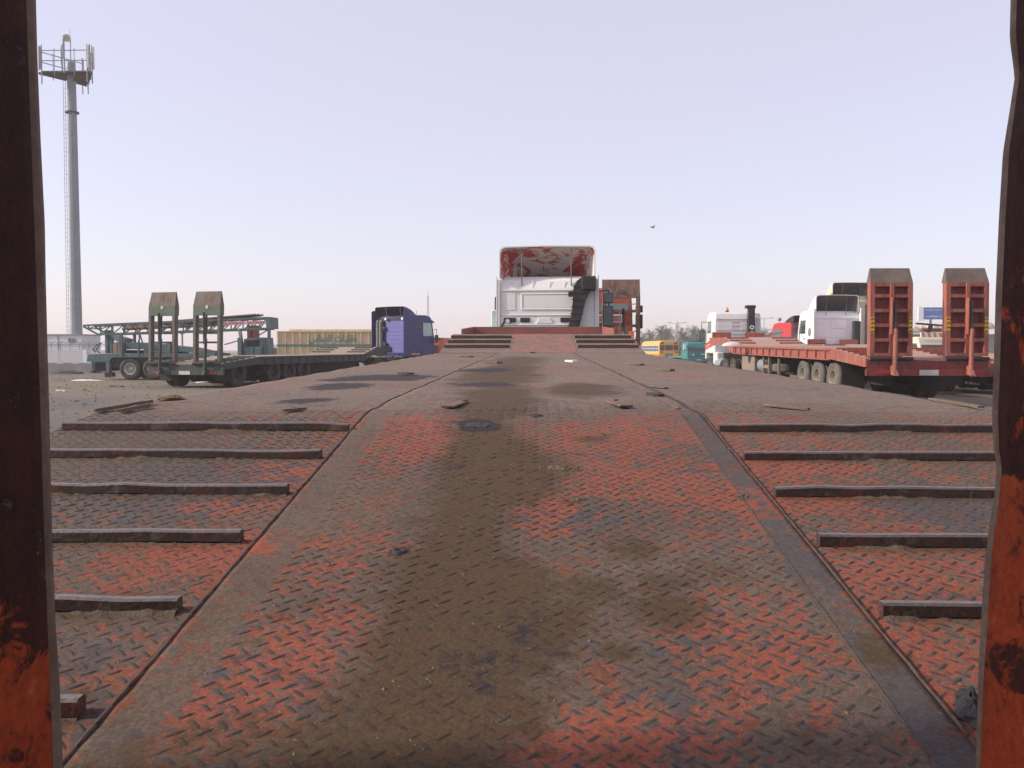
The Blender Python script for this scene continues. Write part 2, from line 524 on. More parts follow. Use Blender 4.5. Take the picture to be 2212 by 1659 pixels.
def wear(x, y):
    """paint left, bare steel, mud, oil at each point of the deck."""
    x, y = np.asarray(x, float), np.asarray(y, float)
    flat = np.clip((y - 2.75) / 0.3, 0, 1)
    paint = np.full_like(x, 0.37) + (fbm(x, y, 2.2, 41) - 0.5) * 0.5
    left = np.clip((-0.56 - x) / 0.02, 0, 1)
    right = np.clip((x - 0.53) / 0.02, 0, 1)
    paint = np.where(left > 0.5, 0.60 - 0.50 * np.clip((-0.57 - x) / 0.55, 0, 1) + (fbm(x, y, 3, 43) - 0.5) * 0.55, paint)
    paint = np.where(right > 0.5, 0.56 - 0.24 * np.clip((x - 0.55) / 0.6, 0, 1) + (fbm(x, y, 3, 44) - 0.5) * 0.5, paint)
    steel = np.full_like(x, 0.22) + (fbm(x, y, 2.7, 51) - 0.5) * 0.5
    steel = np.where(left > 0.5, 0.36 + (fbm(x, y, 2.5, 52) - 0.5) * 0.6, steel)
    strip = ((x > -0.568) & (x < -0.474)) | ((x > 0.474) & (x < 0.541))
    paint = np.where(strip, 0.20 + 0.45 * np.exp(-((x - 0.538) / 0.010) ** 2) + 0.25 * np.exp(-((x + 0.565) / 0.012) ** 2) + (fbm(x, y, 5, 45) - 0.5) * 0.4, paint)
    steel = np.where(strip, np.where(x > 0, 0.50, 0.18) + (fbm(x, y, 2.0, 46) - 0.5) * 0.9, steel)
    for px, py, rx, ry, k in ((900, 950, 85, 50, 0.40), (1320, 950, 150, 40, 0.30), (1180, 1110, 75, 45, 0.45), (1420, 1060, 190, 60, 0.28),
                              (1600, 1100, 60, 40, 0.2), (620, 1440, 130, 110, 0.35), (760, 1190, 90, 60, 0.15), (1380, 1610, 220, 70, 0.45),
                              (1640, 1420, 160, 140, 0.3), (500, 1180, 110, 30, 0.5), (480, 1085, 90, 16, 0.45), (610, 1010, 70, 18, 0.4),
                              (1750, 1080, 150, 20, 0.3), (1680, 1010, 140, 14, 0.35), (450, 1560, 120, 60, 0.3), (1900, 1230, 120, 40, 0.15)):
        paint = paint + k * blob(x, y, px, py, rx, ry)
    for px, py, rx, ry, k in ((2040, 1090, 110, 55, 0.55), (300, 1050, 200, 60, 0.25), (1740, 1230, 60, 60, 0.2), (1500, 1480, 130, 90, 0.25),
                              (1990, 1530, 70, 80, 0.35), (230, 1560, 120, 60, 0.3), (1300, 1130, 60, 40, 0.2), (2010, 1290, 120, 40, 0.3)):
        steel = steel + k * blob(x, y, px, py, rx, ry)
    n = (fbm(x, y, 3.0, 61) - 0.5) * 0.30 + (fbm(x, y, 11.0, 62) - 0.5) * 0.22
    lo, hi = np.interp(y, _my, _ml), np.interp(y, _my, _mr)
    mud = np.clip(0.35 + (x - lo + n * 0.45) / 0.12, 0, 1) * np.clip(0.35 + (hi - x + n * 0.45) / 0.12, 0, 1) * np.clip((2.95 - y) / 0.15, 0, 1)
    mud = mud * (1.0 - 0.15 * np.clip((1.25 - y) / 0.3, 0, 1))
    for px, py, rx, ry, k in ((1280, 1275, 75, 32, 0.7), (1440, 1320, 80, 38, 0.75), (1338, 1405, 45, 18, 0.9), (1372, 1190, 45, 24, 0.6), (1430, 1258, 70, 22, 0.6),
                              (1908, 1415, 55, 38, 0.9), (1240, 1080, 30, 7, 0.7), (1215, 1012, 38, 8, 0.7), (1280, 950, 34, 7, 0.6), (1080, 812, 80, 26, 1.0),
                              (1075, 860, 85, 34, 1.0), (1250, 842, 80, 14, 0.95), (1060, 890, 90, 14, 0.7), (1120, 780, 60, 10, 0.7), (520, 1600, 200, 60, 0.5),
                              (1700, 1590, 110, 40, 0.4), (330, 1640, 160, 60, 0.4), (1550, 1240, 90, 30, 0.35), (640, 1310, 60, 40, 0.3)):
        mud = np.maximum(mud, k * blob(x, y, px, py, rx, ry))
    mud = np.where(strip, np.maximum(mud, np.clip(0.02 + n * 1.6, 0, 0.6)), mud)
    for yc in CLEAT_Y:                                 # dirt banked behind and before the cleats
        side = np.clip((np.abs(x) - 0.56) / 0.05, 0, 1)
        mud = np.maximum(mud, 0.75 * side * np.exp(-((y - (yc - 0.02)) / 0.022) ** 2) * np.clip(0.45 + n * 2.2, 0, 1))
        mud = np.maximum(mud, 0.5 * side * np.exp(-((y - (yc + 0.05)) / 0.03) ** 2) * np.clip(0.5 + n * 2.2, 0, 1))
    oil = np.zeros_like(x)
    for px, py, rx, ry, k in ((830, 813, 95, 6, 0.66), (735, 832, 60, 7, 0.66), (745, 818, 60, 4, 0.5), (665, 862, 50, 6, 0.58), (1035, 918, 40, 11, 0.9), (1160, 897, 12, 4, 0.8),
                              (1060, 1440, 130, 60, 0.18), (1130, 1345, 60, 30, 0.18), (960, 1010, 40, 8, 0.2), (860, 1192, 16, 8, 0.6), (1050, 800, 60, 5, 0.4), (1045, 830, 75, 4, 0.4)):
        oil = np.maximum(oil, k * blob(x, y, px, py, rx, ry, 0.35))
    paint = paint * (1 - flat) + flat * (0.25 + (fbm(x, y, 1.1, 71) - 0.5) * 0.55)
    steel = steel * (1 - flat) + flat * (0.20 + (fbm(x, y, 1.6, 72) - 0.5) * 0.5)
    return np.stack([np.clip(paint, 0, 1), np.clip(steel, 0, 1), np.clip(mud, 0, 1), np.clip(oil, 0, 1)], -1)


CLEAT_Y = [2.63, 2.325, 2.02, 1.715, 1.41, 1.105]


def dustiness(x, y):
    """Pale dust lies thick on the level deck and thin on the walked slope."""
    k = np.clip((y - 2.45) / 0.9, 0, 1)
    return np.clip(k * (0.95 + (fbm(x, y, 1.4, 81) - 0.5) * 0.7) + 0.25 * (fbm(x, y, 3.0, 82) - 0.35), 0, 1)


def deck_material(name, lug):
    m, N, L, P = new_mat(name)
    at_ = N.new('ShaderNodeAttribute')
    at_.attribute_name = 'wear'
    sep = N.new('ShaderNodeSeparateColor')
    L.new(at_.outputs['Color'], sep.inputs[0])
    vec = N.new('ShaderNodeTexCoord').outputs['Object']
    na = noise_node(N, L, vec, 9.0, 9, 0.75, 0.6)
    nb = noise_node(N, L, vec, 75.0, 6, 0.78, 0.4)
    nm = noise_node(N, L, vec, 27.0, 4, 0.7, 0.6)
    n1 = remap(N, L, math_node(N, L, 'ADD', math_node(N, L, 'ADD', math_node(N, L, 'MULTIPLY', na, 0.34), math_node(N, L, 'MULTIPLY', nm, 0.44)), math_node(N, L, 'MULTIPLY', nb, 0.22)), 0.36, 0.64)
    n2 = remap(N, L, noise_node(N, L, vec, 21.0, 9, 0.75, 0.3), 0.28, 0.72)
    n3 = noise_node(N, L, vec, 140.0, 4, 0.7)
    n4 = remap(N, L, noise_node(N, L, vec, 1.7, 5, 0.6), 0.3, 0.7)

    def mask(val, noise, w, top=1.0):
        return remap(N, L, math_node(N, L, 'SUBTRACT', val, noise), -w, w, 0.0, top)
    du = N.new('ShaderNodeAttribute')
    du.attribute_name = 'dusty'
    dust = mix_col(N, L, n4, (0.098, 0.067, 0.048), (0.130, 0.091, 0.067))
    dust = mix_col(N, L, du.outputs['Fac'], dust, (0.192, 0.146, 0.116))
    dust = mix_col(N, L, remap(N, L, n2, 0.4, 1.0, 0, 0.55), dust, (0.060, 0.040, 0.028))
    paint = mix_col(N, L, n2, (0.34, 0.064, 0.029), (0.25, 0.074, 0.044))
    pk = math_node(N, L, 'MULTIPLY', sep.outputs[0], 0.45 if lug else 1.0)
    c = mix_col(N, L, mask(pk, n1, 0.12, 0.78), dust, paint)
    sk = math_node(N, L, 'ADD', sep.outputs[1], 0.38 if lug else 0.0)
    c = mix_col(N, L, mask(sk, n2, 0.14, 0.88), c, (0.050, 0.040, 0.035) if lug else (0.072, 0.064, 0.066))
    c = mix_col(N, L, mask(sep.outputs[2], math_node(N, L, 'MULTIPLY', n1, 0.75), 0.42, 0.92), c, (0.072, 0.044, 0.021) if not lug else (0.046, 0.029, 0.015))
    c = mix_col(N, L, mask(at_.outputs['Alpha'], math_node(N, L, 'MULTIPLY', n1, 0.5), 0.12, 0.9), c, (0.024, 0.020, 0.024))
    mul = N.new('ShaderNodeMixRGB')
    mul.blend_type = 'MULTIPLY'
    mul.inputs[0].default_value = 1.0
    L.new(c, mul.inputs[1])
    L.new(remap(N, L, n3, 0.25, 0.75, 0.70, 1.25), mul.inputs[2])
    L.new(mul.outputs[0], P.inputs['Base Color'])
    P.inputs['Roughness'].default_value = 0.7 if lug else 0.85
    P.inputs['Sheen Weight'].default_value = 0.0
    P.inputs['Sheen Roughness'].default_value = 0.6
    P.inputs['Sheen Tint'].default_value = (1.0, 0.92, 0.86, 1.0)
    P.inputs['Specular IOR Level'].default_value = 0.25
    b = N.new('ShaderNodeBump')
    b.inputs['Strength'].default_value = 0.35
    b.inputs['Distance'].default_value = 0.004
    L.new(math_node(N, L, 'ADD', n1, n3), b.inputs['Height'])
    L.new(b.outputs[0], P.inputs['Normal'])
    return m


MD, ML = deck_material('worn_deck_plate', False), deck_material('worn_tread_lug', True)


def plate(name, x0, x1, ys, nx, lift, label=None):
    """Steel deck plate: a fine sheet that follows the dents, with its edges turned down."""
    xs = np.linspace(x0, x1, nx)
    X, Y = np.meshgrid(xs, ys)
    Z = deck_z(Y) + dents(X, Y) + lift
    ny = len(ys)
    top = np.stack([X, Y, Z], -1).reshape(-1, 3)
    idx = np.arange(nx * ny).reshape(ny, nx)
    F = np.stack([idx[:-1, :-1], idx[:-1, 1:], idx[1:, 1:], idx[1:, :-1]], -1).reshape(-1, 4).tolist()
    ring = np.concatenate([idx[0, :], idx[1:, -1], idx[-1, -2::-1], idx[-2:0:-1, 0]])
    low = top[ring] - np.array([0, 0, 0.012])
    n0 = len(top)
    V = np.concatenate([top, low])
    k = len(ring)
    F += [(int(ring[i]), n0 + i, n0 + (i + 1) % k, int(ring[(i + 1) % k])) for i in range(k)]
    W = wear(V[:, 0], V[:, 1])
    dusty = dustiness(V[:, 0], V[:, 1])
    V = V - np.array(BASE)
    me = bpy.data.meshes.new(name)
    me.from_pydata(V.tolist(), [], F)
    a = me.attributes.new('wear', 'FLOAT_COLOR', 'POINT')
    a.data.foreach_set('color', W.astype(np.float32).ravel())
    me.attributes.new('dusty', 'FLOAT', 'POINT').data.foreach_set('value', dusty.astype(np.float32))
    me.materials.append(MD)
    me.shade_smooth()
    o = bpy.data.objects.new(name, me)
    COL.objects.link(o)
    o.parent = own
    if label:
        o['label'] = label
    return o


def lugs(name, x0, x1, y0, y1, lift, parent):
    """Raised lozenges of the chequer plate: too many and too small to pick apart."""
    p = 0.038
    pts = []
    for k, (ox, oy) in enumerate(((0, 0), (0.5, 0.5))):
        X, Y = np.meshgrid(np.arange(x0 + 0.014 + ox * p, x1 - 0.012, p), np.arange(y0 + 0.016 + oy * p, y1 - 0.012, p))
        pts.append(np.stack([X.ravel(), Y.ravel(), np.full(X.size, k)], -1))
    pts = np.concatenate(pts)
    rs = np.random.RandomState(int(abs(x0 * 1000) + y0 * 77))
    W0 = wear(pts[:, 0], pts[:, 1])
    keep = rs.rand(len(pts)) > 0.45 * np.clip(W0[:, 2] - 0.6, 0, 1) / 0.4
    pts, W0 = pts[keep], W0[keep]
    n = len(pts)
    W0 = W0.copy()
    W0[:, 1] -= 0.20 * np.clip((pts[:, 1] - 2.55) / 0.5, 0, 1)
    dusty = dustiness(pts[:, 0], pts[:, 1])
    pts[:, :2] += rs.randn(n, 2) * (0.0012 + 0.003 * np.clip((pts[:, 1:2] - 2.9) / 1.0, 0, 1))
    a, w, h = 0.0158, 0.0040, 0.0017
    base = np.array([(-a, 0, 0), (-a * .45, -w, 0), (a * .45, -w, 0), (a, 0, 0), (a * .45, w, 0), (-a * .45, w, 0),
                     (-a * .45, -w * .45, h), (a * .45, -w * .45, h), (a * .45, w * .45, h), (-a * .45, w * .45, h)])
    fc = [(6, 7, 8, 9), (1, 2, 7, 6), (4, 5, 9, 8), (0, 1, 6), (0, 6, 9), (0, 9, 5), (2, 3, 7), (3, 8, 7), (3, 4, 8)]
    th = np.where(pts[:, 2] == 0, R(43), R(-43)) + rs.randn(n) * 0.03
    ca, sa = np.cos(th)[:, None], np.sin(th)[:, None]
    sc = (0.9 + 0.2 * rs.rand(n))[:, None]
    X = pts[:, :1] + (base[:, 0] * ca - base[:, 1] * sa) * sc
    Y = pts[:, 1:2] + (base[:, 0] * sa + base[:, 1] * ca) * sc
    wearh = (0.10 + 1.5 * fbm(pts[:, 0], pts[:, 1], 2.6, 91) ** 1.3 + 0.35 * rs.rand(n))[:, None]
    wearh = wearh * (1 - 0.65 * np.clip((pts[:, 1:2] - 2.7) / 0.8, 0, 1))
    Z = deck_z(Y) + dents(X, Y) + lift - 0.0004 + base[:, 2] * wearh
    V = np.stack([X, Y, Z], -1).reshape(-1, 3) - np.array(BASE)
    loops = np.concatenate([(np.array(f)[None, :] + (np.arange(n) * 10)[:, None]).ravel() for f in fc])
    sizes = np.concatenate([np.full(n, len(f)) for f in fc])
    me = bpy.data.meshes.new(name)
    me.vertices.add(len(V))
    me.vertices.foreach_set('co', V.astype(np.float32).ravel())
    me.loops.add(len(loops))
    me.loops.foreach_set('vertex_index', loops.astype(np.int32))
    me.polygons.add(len(sizes))
    me.polygons.foreach_set('loop_start', np.concatenate([[0], np.cumsum(sizes)[:-1]]).astype(np.int32))
    me.update(calc_edges=True)
    at_ = me.attributes.new('wear', 'FLOAT_COLOR', 'POINT')
    at_.data.foreach_set('color', np.repeat(W0, 10, axis=0).astype(np.float32).ravel())
    me.attributes.new('dusty', 'FLOAT', 'POINT').data.foreach_set('value', np.repeat(dusty, 10).astype(np.float32))
    me.materials.append(ML)
    o = bpy.data.objects.new(name, me)
    COL.objects.link(o)
    o.parent = parent
    o['kind'] = 'stuff'
    return o


ys_tail = np.arange(0.70, 2.9001, 0.0125)
ys_flat = np.concatenate([np.arange(2.9, 6.0, 0.03), np.arange(6.0, 12.96, 0.08)])
YE = float(ys_flat[-1])
pl = []
for nm, x0, x1, nx, lift in (('centre_deck_plate', -0.5665, 0.5395, 90, 0.0), ('outer_deck_plate', -1.50, -0.568, 70, -0.006), ('outer_deck_plate', 0.541, 1.56, 74, -0.004)):
    t_ = plate(nm.replace('deck', 'tail'), x0, x1, ys_tail, nx, lift)
    lx0, lx1 = (-0.474, 0.470) if lift == 0 else (x0, x1)
    lugs('tread_lugs', lx0, lx1, 0.70, 2.9, lift, t_)
    f_ = plate(nm, x0, x1, ys_flat, max(24, nx // 2), lift)
    lugs('tread_lugs', lx0, lx1, 2.9, 8.5, lift, f_)


def weld(x, y0, y1, r, lift, step=0.03):
    mb = MB()
    ys = np.arange(y0, y1, step)
    pts = [(x + rnd.uniform(-1, 1) * r * 0.35, y, float(deck_z(y) + dents(np.array(x), np.array(y))) + lift + rnd.uniform(-1, 1) * r * 0.3) for y in ys]
    mb.tube(pts, r, 6)
    return mb


for x, r, lf in ((-0.569, 0.0036, 0.0), (0.541, 0.0032, -0.0005), (0.474, 0.0018, -0.0006)):
    obuild(weld(x, 0.8, 12.9, r, lf, 0.045), 'weld_bead', M['bead'], smooth=True)


# cleats across the tail: square bar, worn top coloured brighter, rusty face darkened for its shade
def cleat_mat():
    m, N, L, P = new_mat('worn_cleat_bar_shaded')
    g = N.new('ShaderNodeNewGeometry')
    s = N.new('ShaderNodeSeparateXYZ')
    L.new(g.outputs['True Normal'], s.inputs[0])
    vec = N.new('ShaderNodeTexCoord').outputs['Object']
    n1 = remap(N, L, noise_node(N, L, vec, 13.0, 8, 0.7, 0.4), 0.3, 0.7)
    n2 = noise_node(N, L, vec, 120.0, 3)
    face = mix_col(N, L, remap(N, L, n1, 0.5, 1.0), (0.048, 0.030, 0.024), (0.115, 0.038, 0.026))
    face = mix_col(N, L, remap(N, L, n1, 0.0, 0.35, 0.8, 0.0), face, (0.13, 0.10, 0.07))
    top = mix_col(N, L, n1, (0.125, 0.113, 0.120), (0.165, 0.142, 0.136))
    c = mix_col(N, L, remap(N, L, s.outputs[2], 0.55, 0.85), face, top)  # by normal: shade of the upright face is put into its colour
    mul = N.new('ShaderNodeMixRGB')
    mul.blend_type = 'MULTIPLY'
    mul.inputs[0].default_value = 1.0
    L.new(c, mul.inputs[1])
    L.new(remap(N, L, n2, 0.3, 0.7, 0.75, 1.2), mul.inputs[2])
    L.new(mul.outputs[0], P.inputs['Base Color'])
    P.inputs['Roughness'].default_value = 0.6
    b = N.new('ShaderNodeBump')
    b.inputs['Strength'].default_value = 0.4
    b.inputs['Distance'].default_value = 0.003
    L.new(math_node(N, L, 'ADD', n1, n2), b.inputs['Height'])
    L.new(b.outputs[0], P.inputs['Normal'])
    return m


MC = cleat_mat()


def cleat(x0, x1, y, seed, size=0.0225, zf=None):
    rs = random.Random(seed)
    mb = MB()
    n = max(2, int((x1 - x0) / 0.09))
    xs = [x0 + (x1 - x0) * i / n for i in range(n + 1)]
    q, F = [], []
    for i, x in enumerate(xs):
        z = float(zf(y) if zf else deck_z(y)) - 0.004 + rs.uniform(-1, 1) * 0.0018
        dy = rs.uniform(-1, 1) * 0.0022
        hgt = size + rs.uniform(-1, 1) * 0.0016
        s = 0.004
        q += [(x, y - size / 2 + dy, z), (x, y - size / 2 + dy, z + hgt - s), (x, y - size / 2 + s + dy, z + hgt),
              (x, y + size / 2 - s + dy, z + hgt), (x, y + size / 2 + dy, z + hgt - s), (x, y + size / 2 + dy, z)]
    for i in range(n):
        for k in range(5):
            a = i * 6 + k
            F.append((a, a + 1, a + 7, a + 6))
    F += [tuple(range(5, -1, -1)), tuple(range(n * 6, n * 6 + 6))]
    mb.add(q, F)
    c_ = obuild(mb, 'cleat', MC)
    if not zf:                                         # sand packed along the foot of the bar
        md = MB()
        m = max(6, int((x1 - x0) / 0.012))
        q, F = [], []
        for i in range(m + 1):
            x = x0 + (x1 - x0) * i / m
            k = max(0.0, math.sin(x * 9 + seed) * 0.5 + math.sin(x * 23 + seed * 3) * 0.35 + rs.uniform(-0.4, 0.5))
            z = float(deck_z(y - size / 2)) - 0.006
            q += [(x, y - size / 2 - 0.002 - 0.014 * k, z - 0.003), (x, y - size / 2 - 0.001 - 0.006 * k, z + 0.001 + 0.004 * k), (x, y - size / 2 + 0.006, z + 0.002 + 0.007 * k)]
        for i in range(m):
            for k in range(2):
                a = i * 3 + k
                F.append((a, a + 1, a + 4, a + 3))
        md.add(q, F)
        obuild(md, 'packed_sand', M['sand'], c_, smooth=True)
    return c_


for i, y in enumerate(CLEAT_Y):
    cleat(-1.47, (-0.578, -0.588, -0.592, -0.598, -0.600, -0.605)[i], y, 10 + i)
    cleat((0.553, 0.556, 0.556, 0.560, 0.564, 0.59)[i], 1.53, y, 30 + i)


# gooseneck ramp at the front of the deck
G0, G1, GZ = 12.96, 15.1, 0.045


def goose_z(y):
    return DZ + (GZ - DZ) * (y - G0) / (G1 - G0)


mb = MB()
mb.prism([(G0, DZ + 0.002), (G1, GZ), (G1, GZ - 0.02), (G0, DZ - 0.02)], -0.40, 0.60)
obuild(mb, 'gooseneck_slope_plate', surf('red_worn_gooseneck_plate', (0.36, 0.085, 0.05), 0.75, (0.17, 0.12, 0.095), 0.95, 2.6, rust=(0.14, 0.095, 0.07), rust_amt=0.42, bump=0.2))
for x0, x1 in ((-1.47, -0.404), (0.604, 1.62)):
    mb = MB()
    mb.prism([(G0, DZ), (G1, GZ - 0.004), (G1, GZ - 0.03), (G0, DZ - 0.03)], x0, x1)
    obuild(mb, 'gooseneck_slope_plate', surf('dusty_gooseneck_plate', (0.22, 0.12, 0.085), 0.8, (0.17, 0.125, 0.10), 0.95, 2.0, rust=(0.15, 0.105, 0.08), rust_amt=0.45, bump=0.2))
    for k in range(3):
        y = G0 + 0.52 + k * 0.55
        a, b = (x0 + 0.02, x1 - 0.02) if x0 < 0 else (x0 + 0.03, x1 - 0.04)
        cleat(a, b, y, 50 + k, 0.05, goose_z)
mb = MB()
mb.box(-1.47, 1.62, G1, 19.0, GZ - 0.05, GZ - 0.004)
obuild(mb, 'gooseneck_top_plate', M['deck_brown'])
mb = MB()
mb.box(-1.10, -0.80, G1 + 0.05, 19.0, GZ - 0.42, GZ - 0.052)
mb.box(0.85, 1.15, G1 + 0.05, 19.0, GZ - 0.42, GZ - 0.052)
mb.box(-0.8, 0.85, 17.2, 18.6, GZ - 0.40, GZ - 0.16)
obuild(mb, 'gooseneck_beam', M['orange_trailer'])
# low headboard with returns
bhm = surf('faded_red_headboard', (0.34, 0.085, 0.06), 0.7, (0.18, 0.10, 0.08), 0.8, 2.5, bump=0.1)
mb = MB()
mb.box(-1.26, 1.30, 17.30, 17.34, GZ, 0.195)
obuild(mb, 'headboard', bhm)
for sx in (-1, 1):
    mb = MB()
    xa, xb = (-1.26, -1.40) if sx < 0 else (1.30, 1.44)
    q = [(xa, 17.30, GZ), (xb, 16.3, GZ), (xb, 16.3, GZ + 0.10), (xa, 17.30, 0.195)]
    t = 0.03 * sx
    mb.add(q + [(x + t, y, z) for x, y, z in q], [(0, 1, 2, 3), (7, 6, 5, 4), (0, 4, 5, 1), (1, 5, 6, 2), (2, 6, 7, 3), (3, 7, 4, 0)])
    obuild(mb, 'headboard_return', bhm)

# main frame, side rails, axles and wheels under the deck
mb = MB()
for x in (-0.5, 0.5):
    mb.box(x - 0.09, x + 0.09, 3.0, 13.4, DZ - 0.55, DZ - 0.03)
for k in range(17):
    y = 3.2 + k * 0.6
    mb.box(-1.44, 1.50, y, y + 0.08, DZ - 0.17, DZ - 0.035)
obuild(mb, 'chassis_beam', M['dark'])
for x, s in ((-1.50, -1), (1.56, 1)):
    mb = MB()
    mb.box(min(x, x + 0.015 * s), max(x, x + 0.015 * s), 2.9, 12.95, DZ - 0.26, DZ - 0.014)
    mb.box(min(x - 0.06 * s, x + 0.05 * s), max(x - 0.06 * s, x + 0.05 * s), 2.9, 12.95, DZ - 0.29, DZ - 0.262)
    for k in range(14):
        yy = 3.1 + 0.72 * k
        mb.box(min(x + 0.016 * s, x + 0.055 * s), max(x + 0.016 * s, x + 0.055 * s), yy, yy + 0.05, DZ - 0.26, DZ - 0.03)
    mb.prism([(0.8, float(deck_z(0.8)) - 0.02), (2.9, DZ - 0.02), (2.9, DZ - 0.27), (0.8, float(deck_z(0.8)) - 0.2)], min(x, x + 0.03 * s), max(x, x + 0.03 * s))
    obuild(mb, 'side_rail', M['orange_trailer'])

_wheel_cache = {}


def wheel_meshes(r, w, dual, rim_mat, tyre_mat):
    key = (r, w, dual, rim_mat, tyre_mat)
    if key not in _wheel_cache:
        def tprof(a0, a1):
            d = a1 - a0
            return [(a0 + d * 0.10, r * 0.56), (a0, r * 0.72), (a0 + d * 0.02, r * 0.88), (a0 + d * 0.12, r * 0.97), (a0 + d * 0.25, r), (a0 + d * 0.38, r),
                    (a0 + d * 0.40, r * 0.975), (a0 + d * 0.45, r * 0.975), (a0 + d * 0.47, r), (a0 + d * 0.75, r), (a0 + d * 0.88, r * 0.97), (a0 + d * 0.98, r * 0.88), (a0 + d, r * 0.72), (a0 + d * 0.9, r * 0.56)]
        mb = MB()
        if dual:
            mb.lathe(tprof(-w / 2, -w * 0.03), 32)
            mb.lathe(tprof(w * 0.03, w / 2), 32)
        else:
            mb.lathe(tprof(-w / 2, w / 2), 32)
        t = mb.mesh('tyre', M[tyre_mat], True)
        mb = MB()
        o = w / 2
        prof = [(o * 0.82, r * 0.57), (o * 0.96, r * 0.55), (o * 0.90, r * 0.50), (o * 0.35, r * 0.44), (o * 0.18, r * 0.33), (o * 0.20, r * 0.24), (o * 0.62, r * 0.20), (o * 0.66, r * 0.10), (o * 0.66, 0.001)]
        mb.lathe(prof, 28)
        mb.lathe([(-o * 0.82, r * 0.57), (-o * 0.5, r * 0.45), (-o * 0.5, 0.001)], 20)
        for k in range(8):
            t_ = 2 * math.pi * k / 8
            mb.cyl((o * 0.18, r * 0.285 * math.cos(t_), r * 0.285 * math.sin(t_)), (o * 0.32, r * 0.285 * math.cos(t_), r * 0.285 * math.sin(t_)), r * 0.028, n=6)
        rm = mb.mesh('rim', M[rim_mat], True)
        _wheel_cache[key] = (t, rm)
    return _wheel_cache[key]


def wheel(parent, x, y, z, r=0.52, w=0.56, dual=True, side=1, rim='rim', tyre='tyre', name='wheel'):
    t, rm = wheel_meshes(r, w, dual, rim, tyre)
    o = linked(name, t, parent, (x, y, z), (rnd.uniform(0, 6), 0, 0 if side > 0 else math.pi))
    linked('rim', rm, o)
    return o


for k in range(3):
    for s in (-1, 1):
        wheel(own, 0 + s * 1.12, 3.55 + 1.35 * k - BASE.y, 0.52, side=s)

# upright loading ramps either side of the camera
RAMP_Y = 0.86


def edge_points(pts):
    out = []
    for px, py in pts:
        r = ray(px, py, LH)
        p = r * (RAMP_Y / r.y)
        out.append((p.x, p.z))
    return out


E_R = edge_points([(2195, -260), (2190, -120), (2187, 0), (2185, 80), (2196, 165), (2186, 230), (2170, 330), (2161, 480), (2154, 640), (2150, 800), (2146, 900), (2150, 975), (2157, 1005),
                   (2151, 1080), (2139, 1150), (2131, 1210), (2125, 1300), (2122, 1345), (2119, 1400), (2115, 1500), (2112, 1600), (2108, 1700), (2106, 1760)])
E_L = edge_points([(66, -260), (70, -120), (74, 0), (77, 120), (84, 300), (93, 480), (95, 600), (99, 760), (103, 900), (106, 1050), (110, 1200), (114, 1290), (116, 1350), (121, 1420), (126, 1500), (130, 1600), (133, 1700), (135, 1760)])


def ramp_paint():
    m, N, L, P = new_mat('orange_rust_shade_ramp_paint')
    vec = N.new('ShaderNodeTexCoord').outputs['Object']
    at_ = N.new('ShaderNodeAttribute')
    at_.attribute_name = 'wear'
    sep = N.new('ShaderNodeSeparateColor')
    L.new(at_.outputs['Color'], sep.inputs[0])
    n1 = remap(N, L, noise_node(N, L, vec, 16.0, 9, 0.74, 0.5), 0.28, 0.72)
    n2 = noise_node(N, L, vec, 110.0, 3)
    rusty = mix_col(N, L, n1, (0.018, 0.006, 0.005), (0.055, 0.014, 0.008))  # dark rust, with the shade of the upper ramp put into it
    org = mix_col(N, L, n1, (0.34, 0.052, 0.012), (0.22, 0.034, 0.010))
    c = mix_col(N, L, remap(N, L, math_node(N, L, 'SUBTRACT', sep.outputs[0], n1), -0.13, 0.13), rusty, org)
    c = mix_col(N, L, remap(N, L, math_node(N, L, 'SUBTRACT', sep.outputs[1], n1), -0.2, 0.2, 0, 0.9), c, (0.23, 0.185, 0.14))
    mul = N.new('ShaderNodeMixRGB')
    mul.blend_type = 'MULTIPLY'
    mul.inputs[0].default_value = 1.0
    L.new(c, mul.inputs[1])
    L.new(remap(N, L, n2, 0.3, 0.7, 0.8, 1.15), mul.inputs[2])
    L.new(mul.outputs[0], P.inputs['Base Color'])
    P.inputs['Roughness'].default_value = 0.8
    P.inputs['Specular IOR Level'].default_value = 0.2
    b = N.new('ShaderNodeBump')
    b.inputs['Strength'].default_value = 0.4
    b.inputs['Distance'].default_value = 0.003
    L.new(math_node(N, L, 'ADD', n1, n2), b.inputs['Height'])
    L.new(b.outputs[0], P.inputs['Normal'])
    return m


MR = ramp_paint()


